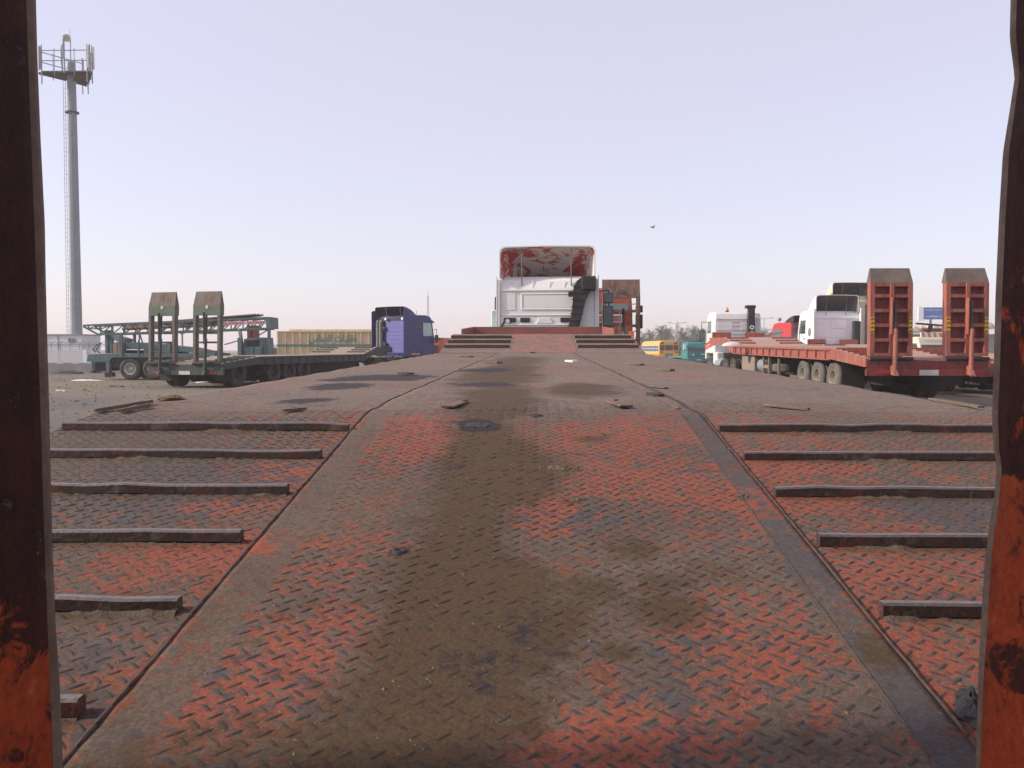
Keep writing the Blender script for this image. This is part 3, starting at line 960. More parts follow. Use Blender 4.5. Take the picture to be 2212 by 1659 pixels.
def ramp_web(name, edge, s, parent, paint_at, y_near=0.48):
    """Bent side web of a ramp; rows follow the battered front edge, the near edge is straighter."""
    zs = np.array([e[1] for e in edge])[::-1]
    xs = np.array([e[0] for e in edge])[::-1]
    zz = np.linspace(zs[0], zs[-1], 110)
    xx = np.interp(zz, zs, xs)
    mean = np.interp(zz, [zs[0], zs[-1]], [xs[0], xs[-1]])
    yy = np.linspace(RAMP_Y, y_near, 14)
    t = (RAMP_Y - yy) / (RAMP_Y - y_near)
    V, W, F = [], [], []
    for i, z in enumerate(zz):
        for j, y in enumerate(yy):
            x = xx[i] * math.exp(-t[j] * 4) + mean[i] * (1 - math.exp(-t[j] * 4)) + s * 0.004 * t[j]
            V.append((x - BASE.x, y - BASE.y, z - BASE.z))
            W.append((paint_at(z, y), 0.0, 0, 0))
    n = len(yy)
    for i in range(len(zz) - 1):
        for j in range(n - 1):
            a = i * n + j
            F.append((a, a + 1, a + n + 1, a + n) if s > 0 else (a + n, a + n + 1, a + 1, a))
    me = bpy.data.meshes.new(name)
    me.from_pydata(V, [], F)
    a_ = me.attributes.new('wear', 'FLOAT_COLOR', 'POINT')
    a_.data.foreach_set('color', np.array(W, np.float32).ravel())
    me.materials.append(MR)
    me.shade_smooth()
    o = bpy.data.objects.new(name, me)
    COL.objects.link(o)
    o.parent = parent
    so = o.modifiers.new('thick', 'SOLIDIFY')
    so.thickness = 0.008
    so.offset = -1.0
    # folded lip along the front edge
    mb = MB()
    q, F2 = [], []
    lw = 0.0062
    for i, z in enumerate(zz):
        wv = lw * (1.0 + 1.6 * max(0.0, min(1.0, (-0.30 - z) / 0.05))) if s > 0 else 0.0022
        q += [(xx[i] - s * 0.001, RAMP_Y - 0.004, z), (xx[i] + s * wv, RAMP_Y - 0.030 - 0.6 * wv, z), (xx[i] + s * (wv + 0.004), RAMP_Y + 0.002, z), (xx[i] + s * 0.001, RAMP_Y + 0.005, z)]
    for i in range(len(zz) - 1):
        for k in range(4):
            a = i * 4 + k
            b = i * 4 + (k + 1) % 4
            F2.append((a, b, b + 4, a + 4))
    mb.add(q, F2)
    obuild(mb, 'lip', surf('dusty_worn_lip', (0.20, 0.145, 0.105), 0.8, (0.11, 0.055, 0.035), 0.5, 12.0, bump=0.3, fine=90) if s > 0 else M['rust'], parent, smooth=True)
    return o


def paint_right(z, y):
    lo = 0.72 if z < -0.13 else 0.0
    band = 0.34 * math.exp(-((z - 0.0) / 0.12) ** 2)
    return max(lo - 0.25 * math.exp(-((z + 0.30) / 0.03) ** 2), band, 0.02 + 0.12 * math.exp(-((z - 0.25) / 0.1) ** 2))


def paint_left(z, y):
    return -0.06 + 0.84 * max(0.0, min(1.0, (-0.18 - z) / 0.20))  # orange low down; the dark upper part is rust and painted shade


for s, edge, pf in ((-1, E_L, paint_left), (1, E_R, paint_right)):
    zt, zb = 1.62, float(deck_z(0.72)) + 0.01
    x_in = 0.475 * s
    x_out = (-1.46, 1.52)[s > 0]
    mb = MB()
    xa, xb = sorted((x_in + 0.03 * s, x_out))
    mb.box(xa, xb, RAMP_Y - 0.012, RAMP_Y - 0.002, zb, zt)
    ramp = obuild(mb, 'loading_ramp', M['brown_ramp'])
    ramp['label'] = 'upright loading ramp on the ' + ('left' if s < 0 else 'right') + ' of the tail, orange paint with rust and shade coloured in above'
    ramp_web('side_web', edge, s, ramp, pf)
    mb = MB()
    xa, xb = sorted((x_out, x_out - 0.01 * s))
    mb.box(xa, xb, 0.48, RAMP_Y - 0.013, zb, zt)
    obuild(mb, 'side_web', M['orange_trailer'], ramp)
    for k in range(7):
        z = zb + 0.12 + 0.30 * k
        mb = MB()
        xa, xb = sorted((x_in + 0.05 * s, x_out - 0.012 * s))
        mb.box(xa, xb, 0.58, RAMP_Y - 0.013, z, z + 0.06)
        obuild(mb, 'rung', M['orange_trailer'], ramp)
    mb = MB()
    mb.box(*sorted((x_in + 0.08 * s, x_out)), 0.58, 0.68, zb - 0.16, zb - 0.03)
    mb.cyl((x_in + 0.05 * s, 0.67, zb - 0.05), (x_out, 0.67, zb - 0.05), 0.03)
    obuild(mb, 'hinge', M['rust'], ramp)
mb = MB()
mb.box(-1.46, 1.52, 0.56, 0.69, float(deck_z(0.7)) - 0.36, float(deck_z(0.7)) - 0.20)
obuild(mb, 'rear_bumper', M['orange_trailer'])
mb = MB()
mb.lathe([(-0.004, 0.007), (0.003, 0.009), (0.0005, 0.014), (-0.004, 0.016)], 14, 'z')
p = deck_point(862, 1192)
mb.v = [(x + p.x, y + p.y, z + float(deck_z(p.y)) + 0.002) for x, y, z in mb.v]
mb.cyl((p.x, p.y, float(deck_z(p.y)) - 0.01), (p.x, p.y, float(deck_z(p.y)) + 0.0015), 0.0075)
obuild(mb, 'lashing_hole', M['rag'], smooth=True)
# hinge blocks welded to the deck
for px, py, rz in ((984, 873, 0.13), (1335, 872, -0.16)):
    p = deck_point(px, py)
    z = float(deck_z(p.y))
    mb = MB()
    c, s_ = math.cos(rz), math.sin(rz)
    mb.box(-0.024, 0.024, -0.12, 0.12, -0.003, 0.005)
    mb.box(0.006, 0.022, 0.08, 0.11, 0.005, 0.012)
    mb.v = [(p.x + x * c + y * s_, p.y - x * s_ + y * c, z + q) for x, y, q in mb.v]
    obuild(mb, 'lashing_block', M['rust'], bevel=0.003)
# ================================================================== lorries
def hw(W, taper, zb, z):
    return W / 2 - taper * (z - zb)


def side_panel(t, name, s, W, taper, zb, pts, mat, proud=0.008, sink=0.004, bevel=0.0):
    mb = MB()
    n = len(pts)
    q = [(s * (hw(W, taper, zb, z) - sink), y, z) for y, z in pts] + [(s * (hw(W, taper, zb, z) + proud), y, z) for y, z in pts]
    F = [tuple(range(n)), tuple(range(2 * n - 1, n - 1, -1))] + [((i + 1) % n, i, n + i, n + (i + 1) % n) for i in range(n)]
    mb.add(q, F)
    return mb.build(name, mat, t, bevel=bevel)


def rect(t, name, x0, x1, y0, y1, z0, z1, mat, bevel=0.0, parent=None):
    return MB().box(x0, x1, y0, y1, z0, z1).build(name, mat, parent or t, bevel=bevel)


def mirror_set(t, x, y, z, s, mats=('black', 'mirror'), two=True, scale=1.0):
    """Mirror heads on a tube bracket; glass faces backwards."""
    k = scale
    mb = MB()
    mb.tube([(x, y, z + 0.42 * k), (x + s * 0.22 * k, y, z + 0.44 * k), (x + s * 0.24 * k, y, z - 0.40 * k), (x, y, z - 0.44 * k)], 0.016, 6)
    a = mb.build('mirror_bracket', M['black'], t)
    heads = [(z - 0.12 * k, 0.22 * k)] + ([(z + 0.27 * k, 0.11 * k)] if two else [])
    for zc, hh in heads:
        xa, xb = sorted((x + s * 0.10 * k, x + s * 0.32 * k))
        h = rect(t, 'mirror', xa, xb, y - 0.05, y + 0.07, zc - hh, zc + hh, M[mats[0]], 0.02)
        rect(t, 'mirror_glass', xa + 0.015, xb - 0.015, y - 0.056, y - 0.048, zc - hh + 0.02, zc + hh - 0.02, M[mats[1]], 0, h)
    return a


def chassis(t, back=-4.2, front=2.3, zc=0.95, r=0.5, axles=(-2.6,), front_axle=0.95, tank=True, wheels=True, rim='rim'):
    mb = MB()
    for x in (-0.42, 0.42):
        mb.box(x - 0.05, x + 0.05, back, front - 0.15, zc - 0.16, zc + 0.10)
    for k in range(5):
        y = back + 0.1 + (front - back - 0.6) * k / 4
        mb.box(-0.37, 0.37, y, y + 0.1, zc - 0.1, zc + 0.06)
    mb.build('chassis', M['dark'], t)
    mb = MB()
    mb.prismz([(0.5 * math.cos(a), (axles[0] - 0.2) + 0.45 * math.sin(a)) for a in [R(20 * i) for i in range(18)]], zc + 0.12, zc + 0.2)
    mb.build('fifth_wheel', M['dark'], t)
    if wheels:
        for y in axles:
            for s in (-1, 1):
                wheel(t, s * 0.95, y, r, r, 0.56, True, s, rim)
        for s in (-1, 1):
            wheel(t, s * 1.03, front_axle, r, r, 0.30, False, s, rim)
    if tank:
        MB().cyl((-0.95, -1.5, zc - 0.25), (-0.95, -0.4, zc - 0.25), 0.30, n=18).build('fuel_tank', M['galv'], t, bevel=0.02)


def cab_front(t, W, L, taper, zb, zr, body, glass='glass', grille='black', zf0=None):
    """Windscreen, grille, lamps and bumper on the flat front at y = L."""
    zm = zb + (zr - zb) * 0.48
    w = hw(W, taper, zb, zm) - 0.12
    y = L + 0.012
    mb = MB()
    zt = zr - 0.28
    q = [(-w, L + 0.02, zm), (w, L + 0.02, zm), (w - 0.03, L - 0.22, zt), (-w + 0.03, L - 0.22, zt)]
    q += [(x, yy + 0.03, z) for x, yy, z in q]
    mb.add(q, [(0, 1, 2, 3), (7, 6, 5, 4), (0, 4, 5, 1), (1, 5, 6, 2), (2, 6, 7, 3), (3, 7, 4, 0)])
    ws = mb.build('windscreen', M[glass], t)
    for x in (-0.45, 0.25):
        MB().bar((x, L + 0.06, zm - 0.02), (x + 0.42, L + 0.03, zm + 0.22), 0.02).build('wiper', M['black'], ws)
    g = rect(t, 'grille', -w * 0.8, w * 0.8, L, L + 0.06, zb + 0.28, zm - 0.12, M[grille], 0.02)
    for k in range(4):
        z = zb + 0.33 + k * (zm - zb - 0.46) / 4
        rect(t, 'slat', -w * 0.76, w * 0.76, L + 0.06, L + 0.075, z, z + 0.03, M[body], 0, g)
    b = rect(t, 'bumper', -W / 2 + 0.02, W / 2 - 0.02, L - 0.1, L + 0.14, zb - 0.28, zb + 0.14, M[body], 0.04)
    for s in (-1, 1):
        rect(t, 'headlamp', s * W * 0.36 - 0.16, s * W * 0.36 + 0.16, L + 0.1, L + 0.155, zb - 0.14, zb + 0.06, M['mirror'], 0.01)
    rect(t, 'number_plate', -0.26, 0.26, L + 0.141, L + 0.150, zb - 0.13, zb - 0.01, M['plate'])
    return ws


def cab(t, W, L, zb, zr, body, taper=0.03, side_glass='glass', win=None, rear_lean=0.05):
    prof = [(0, zb), (0.0, zr - 0.30), (rear_lean + 0.03, zr - 0.08), (rear_lean + 0.18, zr), (L * 0.70, zr + 0.03), (L * 0.86, zr - 0.06), (L - 0.16, zr - 0.26),
            (L + 0.01, zb + (zr - zb) * 0.48), (L + 0.03, zb + 0.3), (L, zb)]
    c = MB().prism(prof, -W / 2, W / 2, taper, zb).build('cab', M[body], t, bevel=0.05, seg=3)
    zm = zb + (zr - zb) * 0.50
    y0, y1 = win or (L * 0.40, L * 0.88)
    for s in (-1, 1):
        d = side_panel(t, 'door', s, W, taper, zb, [(y0 - 0.10, zb + 0.06), (y0 - 0.10, zr - 0.34), (y1 - 0.08, zr - 0.36), (y1 + 0.08, zm - 0.02), (y1 + 0.08, zb + 0.06)], M[body], 0.012, bevel=0.004)
        side_panel(d, 'window', s, W, taper, zb, [(y0, zm), (y0, zr - 0.42), (y1 - 0.16, zr - 0.43), (y1 - 0.02, zm)], M[side_glass], 0.018)
        rect(t, 'handle', *sorted((s * (W / 2 - 0.01), s * (W / 2 + 0.035))), y0 + 0.02, y0 + 0.16, zm - 0.28, zm - 0.24, M['black'], 0, d)
    return c


def deflector(t, W, z0, z1, depth, body, lining=None, struts=(), taper=0.78, lean=0.0, power=1.7):
    """Open-backed roof wind deflector: a domed shell, narrower in front, with its own lining."""
    h, n = W / 2, 9
    r = min(0.12, (z1 - z0) * 0.25)

    def ring(u, off):
        k = 1 - (1 - taper) * u
        zt = z0 + 0.06 + (z1 - z0 - 0.06) * (1 - u ** power)
        y = -lean * (1 - u) ** 2 + depth * u
        w, q = h * k - off, r * (1 - 0.5 * u)
        top = zt - off
        q = min(q, max(0.01, (top - z0) * 0.8))
        return [(-w, y, z0), (-w, y, top - q), (-w + 0.3 * q, y, top - 0.3 * q), (-w + q, y, top), (0, y, top + 0.015), (w - q, y, top), (w - 0.3 * q, y, top - 0.3 * q), (w, y, top - q), (w, y, z0)]
    N_ = 9
    us = [i / 8 for i in range(9)]

    def loft(off, close):
        q, F = [], []
        for u in us:
            q += ring(u * (0.97 if off else 1.0), off)
        for i in range(8):
            for k in range(N_ - 1):
                F.append((i * N_ + k, i * N_ + k + 1, (i + 1) * N_ + k + 1, (i + 1) * N_ + k))
        if close:
            F.append(tuple(range(8 * N_, 9 * N_)))
        return q, F
    q, F = loft(0.0, True)
    mb = MB().add(q, F)
    o = ring(0, 0)
    i_ = ring(0, 0.028)
    mb.add(o + i_, [(k, k + 1, N_ + k + 1, N_ + k) for k in range(N_ - 1)])
    hood = mb.build('wind_deflector', M[body], t, smooth=False)
    q, F = loft(0.03, True)
    MB().add(q, F).build('lining', M[lining or body], hood)
    for x in struts:
        MB().tube([(x, -lean + 0.05, z1 - 0.05), (x, 0.03, z0 - 0.18)], 0.013, 6).build('strut', M['hose'], hood)
    return hood


# ------------------------------------------------------------------ the white tractor in front of the own trailer
def own_tractor():
    d = 20.4
    p = at(1182, 755, d)
    t = thing('white_tractor_unit', 'white tractor unit with open roof deflector showing peeling red paint inside', 'truck', (p.x, d, 0), 4.0)
    W, zb, zr = 2.34, 1.15, 3.18
    c = cab(t, W, 2.1, zb, zr, 'white', 0.012)
    cab_front(t, W, 2.1, 0.012, zb, zr, 'white')
    # stamped rear wall
    y = -0.018
    f = MB()
    for z0, z1, x0, x1 in ((2.38, 2.42, -0.62, 0.62), (2.74, 2.78, -0.62, 0.62)):
        f.box(x0, x1, y, 0.02, z0, z1)
    for x0, x1 in ((-0.62, -0.58), (0.58, 0.62)):
        f.box(x0, x1, y, 0.02, 2.42, 2.74)
    f.build('window_frame', M['white'], t, bevel=0.012)
    rect(t, 'rear_panel', -0.57, 0.57, -0.008, 0.01, 2.43, 2.73, M['white'], 0.004)
    rect(t, 'rear_panel', -1.05, -0.75, -0.010, 0.01, 2.38, 2.78, M['white'], 0.006)
    rect(t, 'crease', -1.10, 1.10, -0.03, 0.0, 2.83, 2.855, M['white'], 0.008)
    rect(t, 'crease', -1.10, 0.72, -0.018, 0.0, 2.25, 2.27, M['white'], 0.006)
    rect(t, 'crease', -1.10, 0.72, -0.022, 0.0, 2.02, 2.05, M['white'], 0.008)
    for k, x in enumerate((-0.85, -0.35, 0.05, 0.40)):
        mb = MB()
        mb.bar((x, 0.004, 2.89), (x + 0.002, 0.042, 3.08), 0.02, 0.010)
        mb.build('rib', M['white'], t, bevel=0.004)
    for x0, x1 in ((-1.03, -0.74), (-0.64, -0.41), (0.31, 0.54)):
        rect(t, 'vent_slot', x0, x1, -0.022, 0.0, 2.09, 2.20, M['black'], 0.03)
    MB().cyl((-0.93, -0.11, 2.12), (-0.93, 0, 2.12), 0.05).build('coupling', M['dull_white'], t)
    MB().prismy([(-0.26, 2.06), (0.14, 2.06), (0.07, 2.20), (-0.19, 2.20)], -0.022, 0.0).build('rear_panel', M['white'], t, bevel=0.008)
    MB().tube([(-1.08, -0.04, 1.9), (-1.06, -0.10, 2.02), (-1.02, -0.05, 2.10)], 0.022).build('air_hose', M['black'], t)
    # side extenders
    for s in (-1, 1):
        mb = MB()
        x = s * 1.17
        q = [(x * 1.045, -0.05), (x * 1.045, 0.12), (x * 1.025, 0.12), (x * 1.025, -0.05)]
        mb.add([(a, b, 1.30) for a, b in q] + [(a * 0.985, b, 3.18) for a, b in q], [(0, 1, 2, 3), (7, 6, 5, 4), (0, 4, 5, 1), (1, 5, 6, 2), (2, 6, 7, 3), (3, 7, 4, 0)])
        e = mb.build('side_extender', M['white'], t)
        MB().box(*sorted((x * 0.955, x * 1.03)), -0.045, -0.02, 1.35, 3.10).build('edge_strip', M['dull_white'], e)
    hood = deflector(t, 2.26, 3.12, 3.87, 1.75, 'white', 'peel', (-0.60, 0.56), lean=0.10, taper=0.60, power=1.25)
    for s in (-1, 1):
        side_panel(t, 'stay', s, 2.1, 0, 0, [(0.5, 3.1), (0.52, 3.1), (0.15, 3.45), (0.13, 3.45)], M['black'], 0.01)
    # black air intake with stepped ribs
    mb = MB()
    pts = [(1.90, 0.47, 0.74), (2.0, 0.50, 0.76), (2.15, 0.54, 0.80), (2.35, 0.58, 0.84), (2.60, 0.60, 0.90), (2.80, 0.60, 1.00), (2.95, 0.64, 1.08), (3.05, 0.70, 1.12), (3.12, 0.80, 1.12), (3.14, 1.0, 1.12)]
    q = []
    for z, a, b in pts:
        q += [(a, -0.02, z), (b, -0.02, z), (b, -0.24, z), (a, -0.24, z)]
    F = [(0, 3, 2, 1), tuple(range(len(q) - 4, len(q)))]
    for i in range(len(pts) - 1):
        for k in range(4):
            F.append((i * 4 + k, i * 4 + (k + 1) % 4, i * 4 + 4 + (k + 1) % 4, i * 4 + 4 + k))
    mb.add(q, F)
    duct = mb.build('air_intake', M['black'], t, bevel=0.03)
    for z, a, b in ((2.12, 0.52, 0.80), (2.28, 0.55, 0.84), (2.44, 0.575, 0.88), (2.60, 0.58, 0.92), (2.76, 0.58, 1.0), (2.90, 0.60, 1.08)):
        rect(t, 'rib', a, b, -0.255, -0.2, z, z + 0.022, M['black'], 0.004, duct)
    rect(t, 'intake_mouth', 0.80, 1.14, -0.28, -0.03, 2.82, 3.15, M['black'], 0.03, duct)
    rect(t, 'clamp', 0.50, 0.60, -0.23, -0.10, 2.68, 2.80, M['black'], 0.01, duct)
    mirror_set(t, 1.20, 1.35, 2.42, 1, two=True, scale=1.15)
    mirror_set(t, -1.18, 1.35, 2.35, -1, ('white', 'glass_daylit'), two=False, scale=0.95)
    MB().tube([(-0.15, 1.0, 3.4), (-0.15, 1.0, 3.5)], 0.01).build('aerial', M['black'], t)
    chassis(t, -4.4, 2.0, 0.95, 0.5, (-2.2, -3.5), 0.95)


own_tractor()


# ------------------------------------------------------------------ generic lowbed trailer
def ladder_ramp(t, x, z0, hgt, wid, style, lean=0.03, y=0.0):
    """Raised ramp; its underside with frame, rungs and ram faces backwards (-y). Parts hang under the ramp."""
    st = style
    y1, y0 = y + 0.16, y - 0.04
    hb, hk = hgt * st['head'], 0.16
    zt = z0 + hgt

    def ly(z):
        return lean * (z - z0)
    mb = MB()
    sw = st['sw']
    for s in (-1, 1):
        xa, xb = sorted((x + s * wid / 2, x + s * (wid / 2 - sw)))
        q = [(xa, y0, z0), (xb, y0, z0), (xb, y1, z0), (xa, y1, z0), (xa, y0 + ly(zt - hb), zt - hb), (xb, y0 + ly(zt - hb), zt - hb), (xb, y1 + ly(zt - hb), zt - hb), (xa, y1 + ly(zt - hb), zt - hb)]
        mb.add(q, [(3, 2, 1, 0), (4, 5, 6, 7), (0, 1, 5, 4), (1, 2, 6, 5), (2, 3, 7, 6), (3, 0, 4, 7)])
    ramp = bpy.data.objects.new('loading_ramp', None)
    COL.objects.link(ramp)
    ramp.parent = t
    for s_ in (0, 1):
        half = MB()
        half.v, half.f = mb.v[s_ * 8:s_ * 8 + 8], mb.f[:6]
        half.build('stringer', M[st['frame']], ramp)
    # head plate: lower part straight, top part folded forwards
    mb = MB()
    yk = y0 + ly(zt - hb * 0.52)
    zf, yb_ = zt - hb * st['fold'], y1 + ly(zt - hb) + 0.05
    lo = MB().prism([(y0 + ly(zt - hb), zt - hb), (yk, zf - 0.004), (yb_ + 0.02, zf - 0.004), (yb_, zt - hb)], x - wid / 2, x + wid / 2).build('head_plate', M[st['headm']], ramp)
    mb.prism([(yk, zf), (yk + 0.15, zt), (yk + 0.19, zt), (yb_ + 0.02, zf)], x - wid / 2, x + wid / 2, 0)
    mb.v = [(x + (a - x) * (st.get('crop', 0.93) if c > zt - 0.02 else 1.0), b, c) for a, b, c in mb.v]
    hp = mb.build('nose_plate', M[st['nosem']], ramp)
    if st.get('scar'):
        MB().cyl((x + 0.02, yk - 0.02, zt - hb * 0.66), (x + 0.02, yk + 0.08, zt - hb * 0.66), 0.07, 0.05, 10).build('scar', M[st['scar']], ramp, bevel=0.01)
    n = st['rows']
    zz = [z0 + (hgt - hb) * k / n for k in range(n + 1)]
    for k, z in enumerate(zz[:-1] + ([zz[-1] - 0.09] if st['solid'] else [])):
        yy = y0 + ly(z) + (0.0 if st['solid'] else 0.04)
        rect(t, 'rung', x - wid / 2 + sw, x + wid / 2 - sw, yy + 0.002, yy + 0.10, z, z + st['rh'], M[st['frame']], 0, ramp)
    if st['solid']:
        mb = MB()
        q = [(x - wid / 2 + sw, y1 - 0.02, z0), (x + wid / 2 - sw, y1 - 0.02, z0), (x + wid / 2 - sw, y1 - 0.02 + ly(zt - hb), zt - hb), (x - wid / 2 + sw, y1 - 0.02 + ly(zt - hb), zt - hb)]
        mb.add(q + [(a, b + 0.015, c) for a, b, c in q], [(0, 1, 2, 3), (7, 6, 5, 4), (0, 4, 5, 1), (1, 5, 6, 2), (2, 6, 7, 3), (3, 7, 4, 0)])
        mb.build('tread_plate', M[st['plate']], ramp)
        rect(t, 'stiffener', x - 0.045, x + 0.045, y0 + 0.01, y0 + 0.06, z0 + 0.02, zt - hb - 0.004, M[st['frame']], 0, ramp).rotation_euler = (0, 0, 0)
    # ram
    za, zc = z0 - 0.42, z0 + hgt * st['ram']
    zmid = z0 + (zc - z0) * 0.50
    MB().cyl((x + 0.02, y0 - 0.16, za), (x + 0.06, y0 - 0.10, zmid), 0.055, n=12).build('ram_cylinder', M[st['ramm']], ramp)
    MB().cyl((x + 0.05, y0 - 0.10, zmid - 0.02), (x + 0.05, y0 - 0.02, zc), 0.035, n=10).build('ram_rod', M[st['rodm']], ramp)
    MB().prism([(y0 - 0.30, za - 0.06), (y0 - 0.12, za + 0.20), (y0 - 0.02, za + 0.16), (y0 - 0.02, za - 0.04)], x - 0.03, x + 0.07).build('ram_bracket', M[st['ramm']], ramp)
    rect(t, 'ram_guard', x - 0.05, x - 0.03, y0 - 0.12, y0 + 0.02, z0 + hgt * 0.25, z0 + hgt * (st['ram'] + 0.04), M[st['frame']], 0, ramp)
    if st.get('chevrons'):
        zc0 = z0 + hgt * 0.255
        for s in (-1, 1):
            xa, xb = sorted((x + s * (wid / 2 - 0.005), x + s * (wid / 2 - sw + 0.005)))
            yy = y0 + ly(zc0 + 0.25) - 0.007
            for k in range(4):
                z = zc0 + 0.105 * k
                rect(t, 'chevron_sticker', xa, xb, yy, yy + 0.006, z, z + 0.10, M['chevron_yellow'], 0, ramp)
            xm = (xa + xb) / 2
            mb = MB()
            for k in range(4):
                z = zc0 + 0.105 * k + 0.02
                q = [(xa, z), (xm, z + 0.035), (xb, z), (xb, z + 0.03), (xm, z + 0.065), (xa, z + 0.03)]
                mb.prismy(q, yy - 0.004, yy - 0.001)
            mb.build('chevron_mark', M['chevron_black'], ramp)
    if st.get('candy'):
        for s in (-1, 1):
            xc = x + s * (wid / 2 - sw / 2)
            for k in range(16):
                z = z0 + 0.05 + k * (hgt - hb - 0.15) / 16
                mb = MB().prismy([(xc - 0.035, z), (xc + 0.035, z + 0.03), (xc + 0.035, z + 0.075), (xc - 0.035, z + 0.045)], y0 + ly(z) - 0.006, y0 + ly(z) - 0.001)
                mb.build('tape_stripe', M['candy'], ramp)
    return ramp


def lowbed(name, label, group, loc, heading, c, W=3.0, prof=None, wheels_y=(2.7, 4.05, 5.4), ramp=None, ramp_x=(-0.95, 0.95), ramp_h=2.3, ramp_w=1.06, cleats=True, headboard=True, bins=True, side=-1, tilt=0.0, wr=0.52, GW=2.6):
    t = thing(name, label, 'trailer', loc, heading, group)
    t.rotation_euler = (tilt, 0, -R(heading))
    (ya, za), (yb, zb), (yc, zc), (yd, zd), (ye, ze) = prof
    h = W / 2
    st = c
    th = 0.05
    MB().prism([(yb, zb), (yc, zc), (yc, zc - th), (yb, zb - th)], -h, h).build('deck', M[st['deck']], t)
    MB().prism([(ya, za), (yb - 0.002, zb - 0.001), (yb - 0.002, zb - th), (ya, za - th)], -h, h).build('tail_slope', M[st['slope']], t)
    g = GW / 2
    MB().prism([(yc + 0.002, zc), (yd, zd), (yd, zd - th), (yc + 0.002, zc - th)], -h, h).build('gooseneck_slope', M[st['slope']], t)
    MB().box(-g, g, yd + 0.002, ye, zd - 0.28, zd - 0.002).build('gooseneck_top', M[st['frame']], t)
    if cleats:
        for s in (-1, 1):
            for k in range(6):
                u = (k + 0.7) / 6.3
                y, z = ya + (yb - ya) * u, za + (zb - za) * u
                xa, xb = sorted((s * (0.55 if s else 0), s * (h - 0.04)))
                rect(t, 'cleat', xa, xb, y - 0.03, y + 0.03, z + 0.0, z + 0.045, M[st['frame']])
            for k in range(3):
                u = (k + 0.8) / 3.4
                y, z = yc + (yd - yc) * u, zc + (zd - zc) * u
                xa, xb = sorted((s * 0.5, s * (h - 0.06)))
                rect(t, 'cleat', xa, xb, y - 0.03, y + 0.03, z + 0.0, z + 0.06, M[st['frame']])
    # side rails with posts and recessed panels
    for s in (-1, 1):
        x0, x1 = sorted((s * h, s * (h + 0.02)))
        xo0, xo1 = sorted((s * (h + 0.021), s * (h + 0.07)))
        mb = MB()
        mb.prism([(yb, zb - 0.06), (yc, zc - 0.06), (yc, zc - 0.30), (yb, zb - 0.30)], x0, x1)
        mb.prism([(yb, zb), (yc, zc), (yc, zc - 0.058), (yb, zb - 0.058)], min(x0, xo0) + 0.001, max(x1, xo1))
        rail = mb.build('side_rail', M[st['frame']], t)
        MB().prism([(yb, zb - 0.302), (yc, zc - 0.302), (yc, zc - 0.335), (yb, zb - 0.335)], min(x0, xo0), max(x1, xo1)).build('bottom_flange', M[st['frame']], rail)
        n = 14
        for k in range(n):
            u = (k + 0.5) / n
            y, z = yb + (yc - yb) * u, zb + (zc - zb) * u
            rect(t, 'post', xo0, xo1 - (0.01 if s > 0 else 0), y - 0.03, y + 0.03, z - 0.30, z - 0.062, M[st['frame']], 0, rail)
        mb = MB()
        mb.prism([(ya, za), (yb, zb), (yb, zb - 0.30), (ya + 0.1, za - 0.22), (ya, za - 0.22)], *sorted((s * (h + 0.001), s * (h + 0.06))))
        mb.build('tail_rail', M[st['frame']], t)
        mb = MB()
        mb.prism([(yc, zc), (yd, zd), (yd, zd - 0.30), (yc, zc - 0.32)], *sorted((s * (h + 0.001), s * (h + 0.05))))
        mb.prism([(yd + 0.01, zd), (ye, zd), (ye, zd - 0.30), (yd + 0.01, zd - 0.30)], *sorted((s * (g + 0.001), s * (g + 0.05))))
        mb.build('gooseneck_rail', M[st['frame']], t)
    MB().box(-0.62, -0.38, ya + 1.2, yc + 0.4, za - 0.75, za - 0.08).box(0.38, 0.62, ya + 1.2, yc + 0.4, za - 0.75, za - 0.08).build('chassis_beam', M['dark'], t)
    for i, y in enumerate(wheels_y):
        MB().cyl((-0.8, y, wr), (0.8, y, wr), 0.07).build('axle', M['dark'], t)
        for s in (-1, 1):
            wheel(t, s * (h - 0.36), y, wr, wr, 0.58, True, s, st.get('rim', 'rim'), st.get('tyre', 'tyre'))
    # tail frame
    mb = MB()
    mb.box(-h - 0.05, h + 0.05, ya - 0.06, ya + 0.05, za - 0.44, za - 0.27)
    mb.box(-h, h, ya + 0.0, ya + 0.08, za - 0.27, za - 0.06)
    mb.build('tail_frame', M[st['tail']], t)
    for s in (-1, 1):
        rect(t, 'tail_lamp', *sorted((s * (h - 0.52), s * (h - 0.22))), ya - 0.075, ya - 0.061, za - 0.40, za - 0.31, M['lamp_red'])
        rect(t, 'mud_flap', *sorted((s * (h - 0.7), s * (h - 0.08))), wheels_y[0] - 0.75, wheels_y[0] - 0.73, 0.25, za - 0.1, M['dark'])
    rect(t, 'number_plate', -0.24, 0.24, ya - 0.072, ya - 0.062, za - 0.43, za - 0.29, M['plate'])
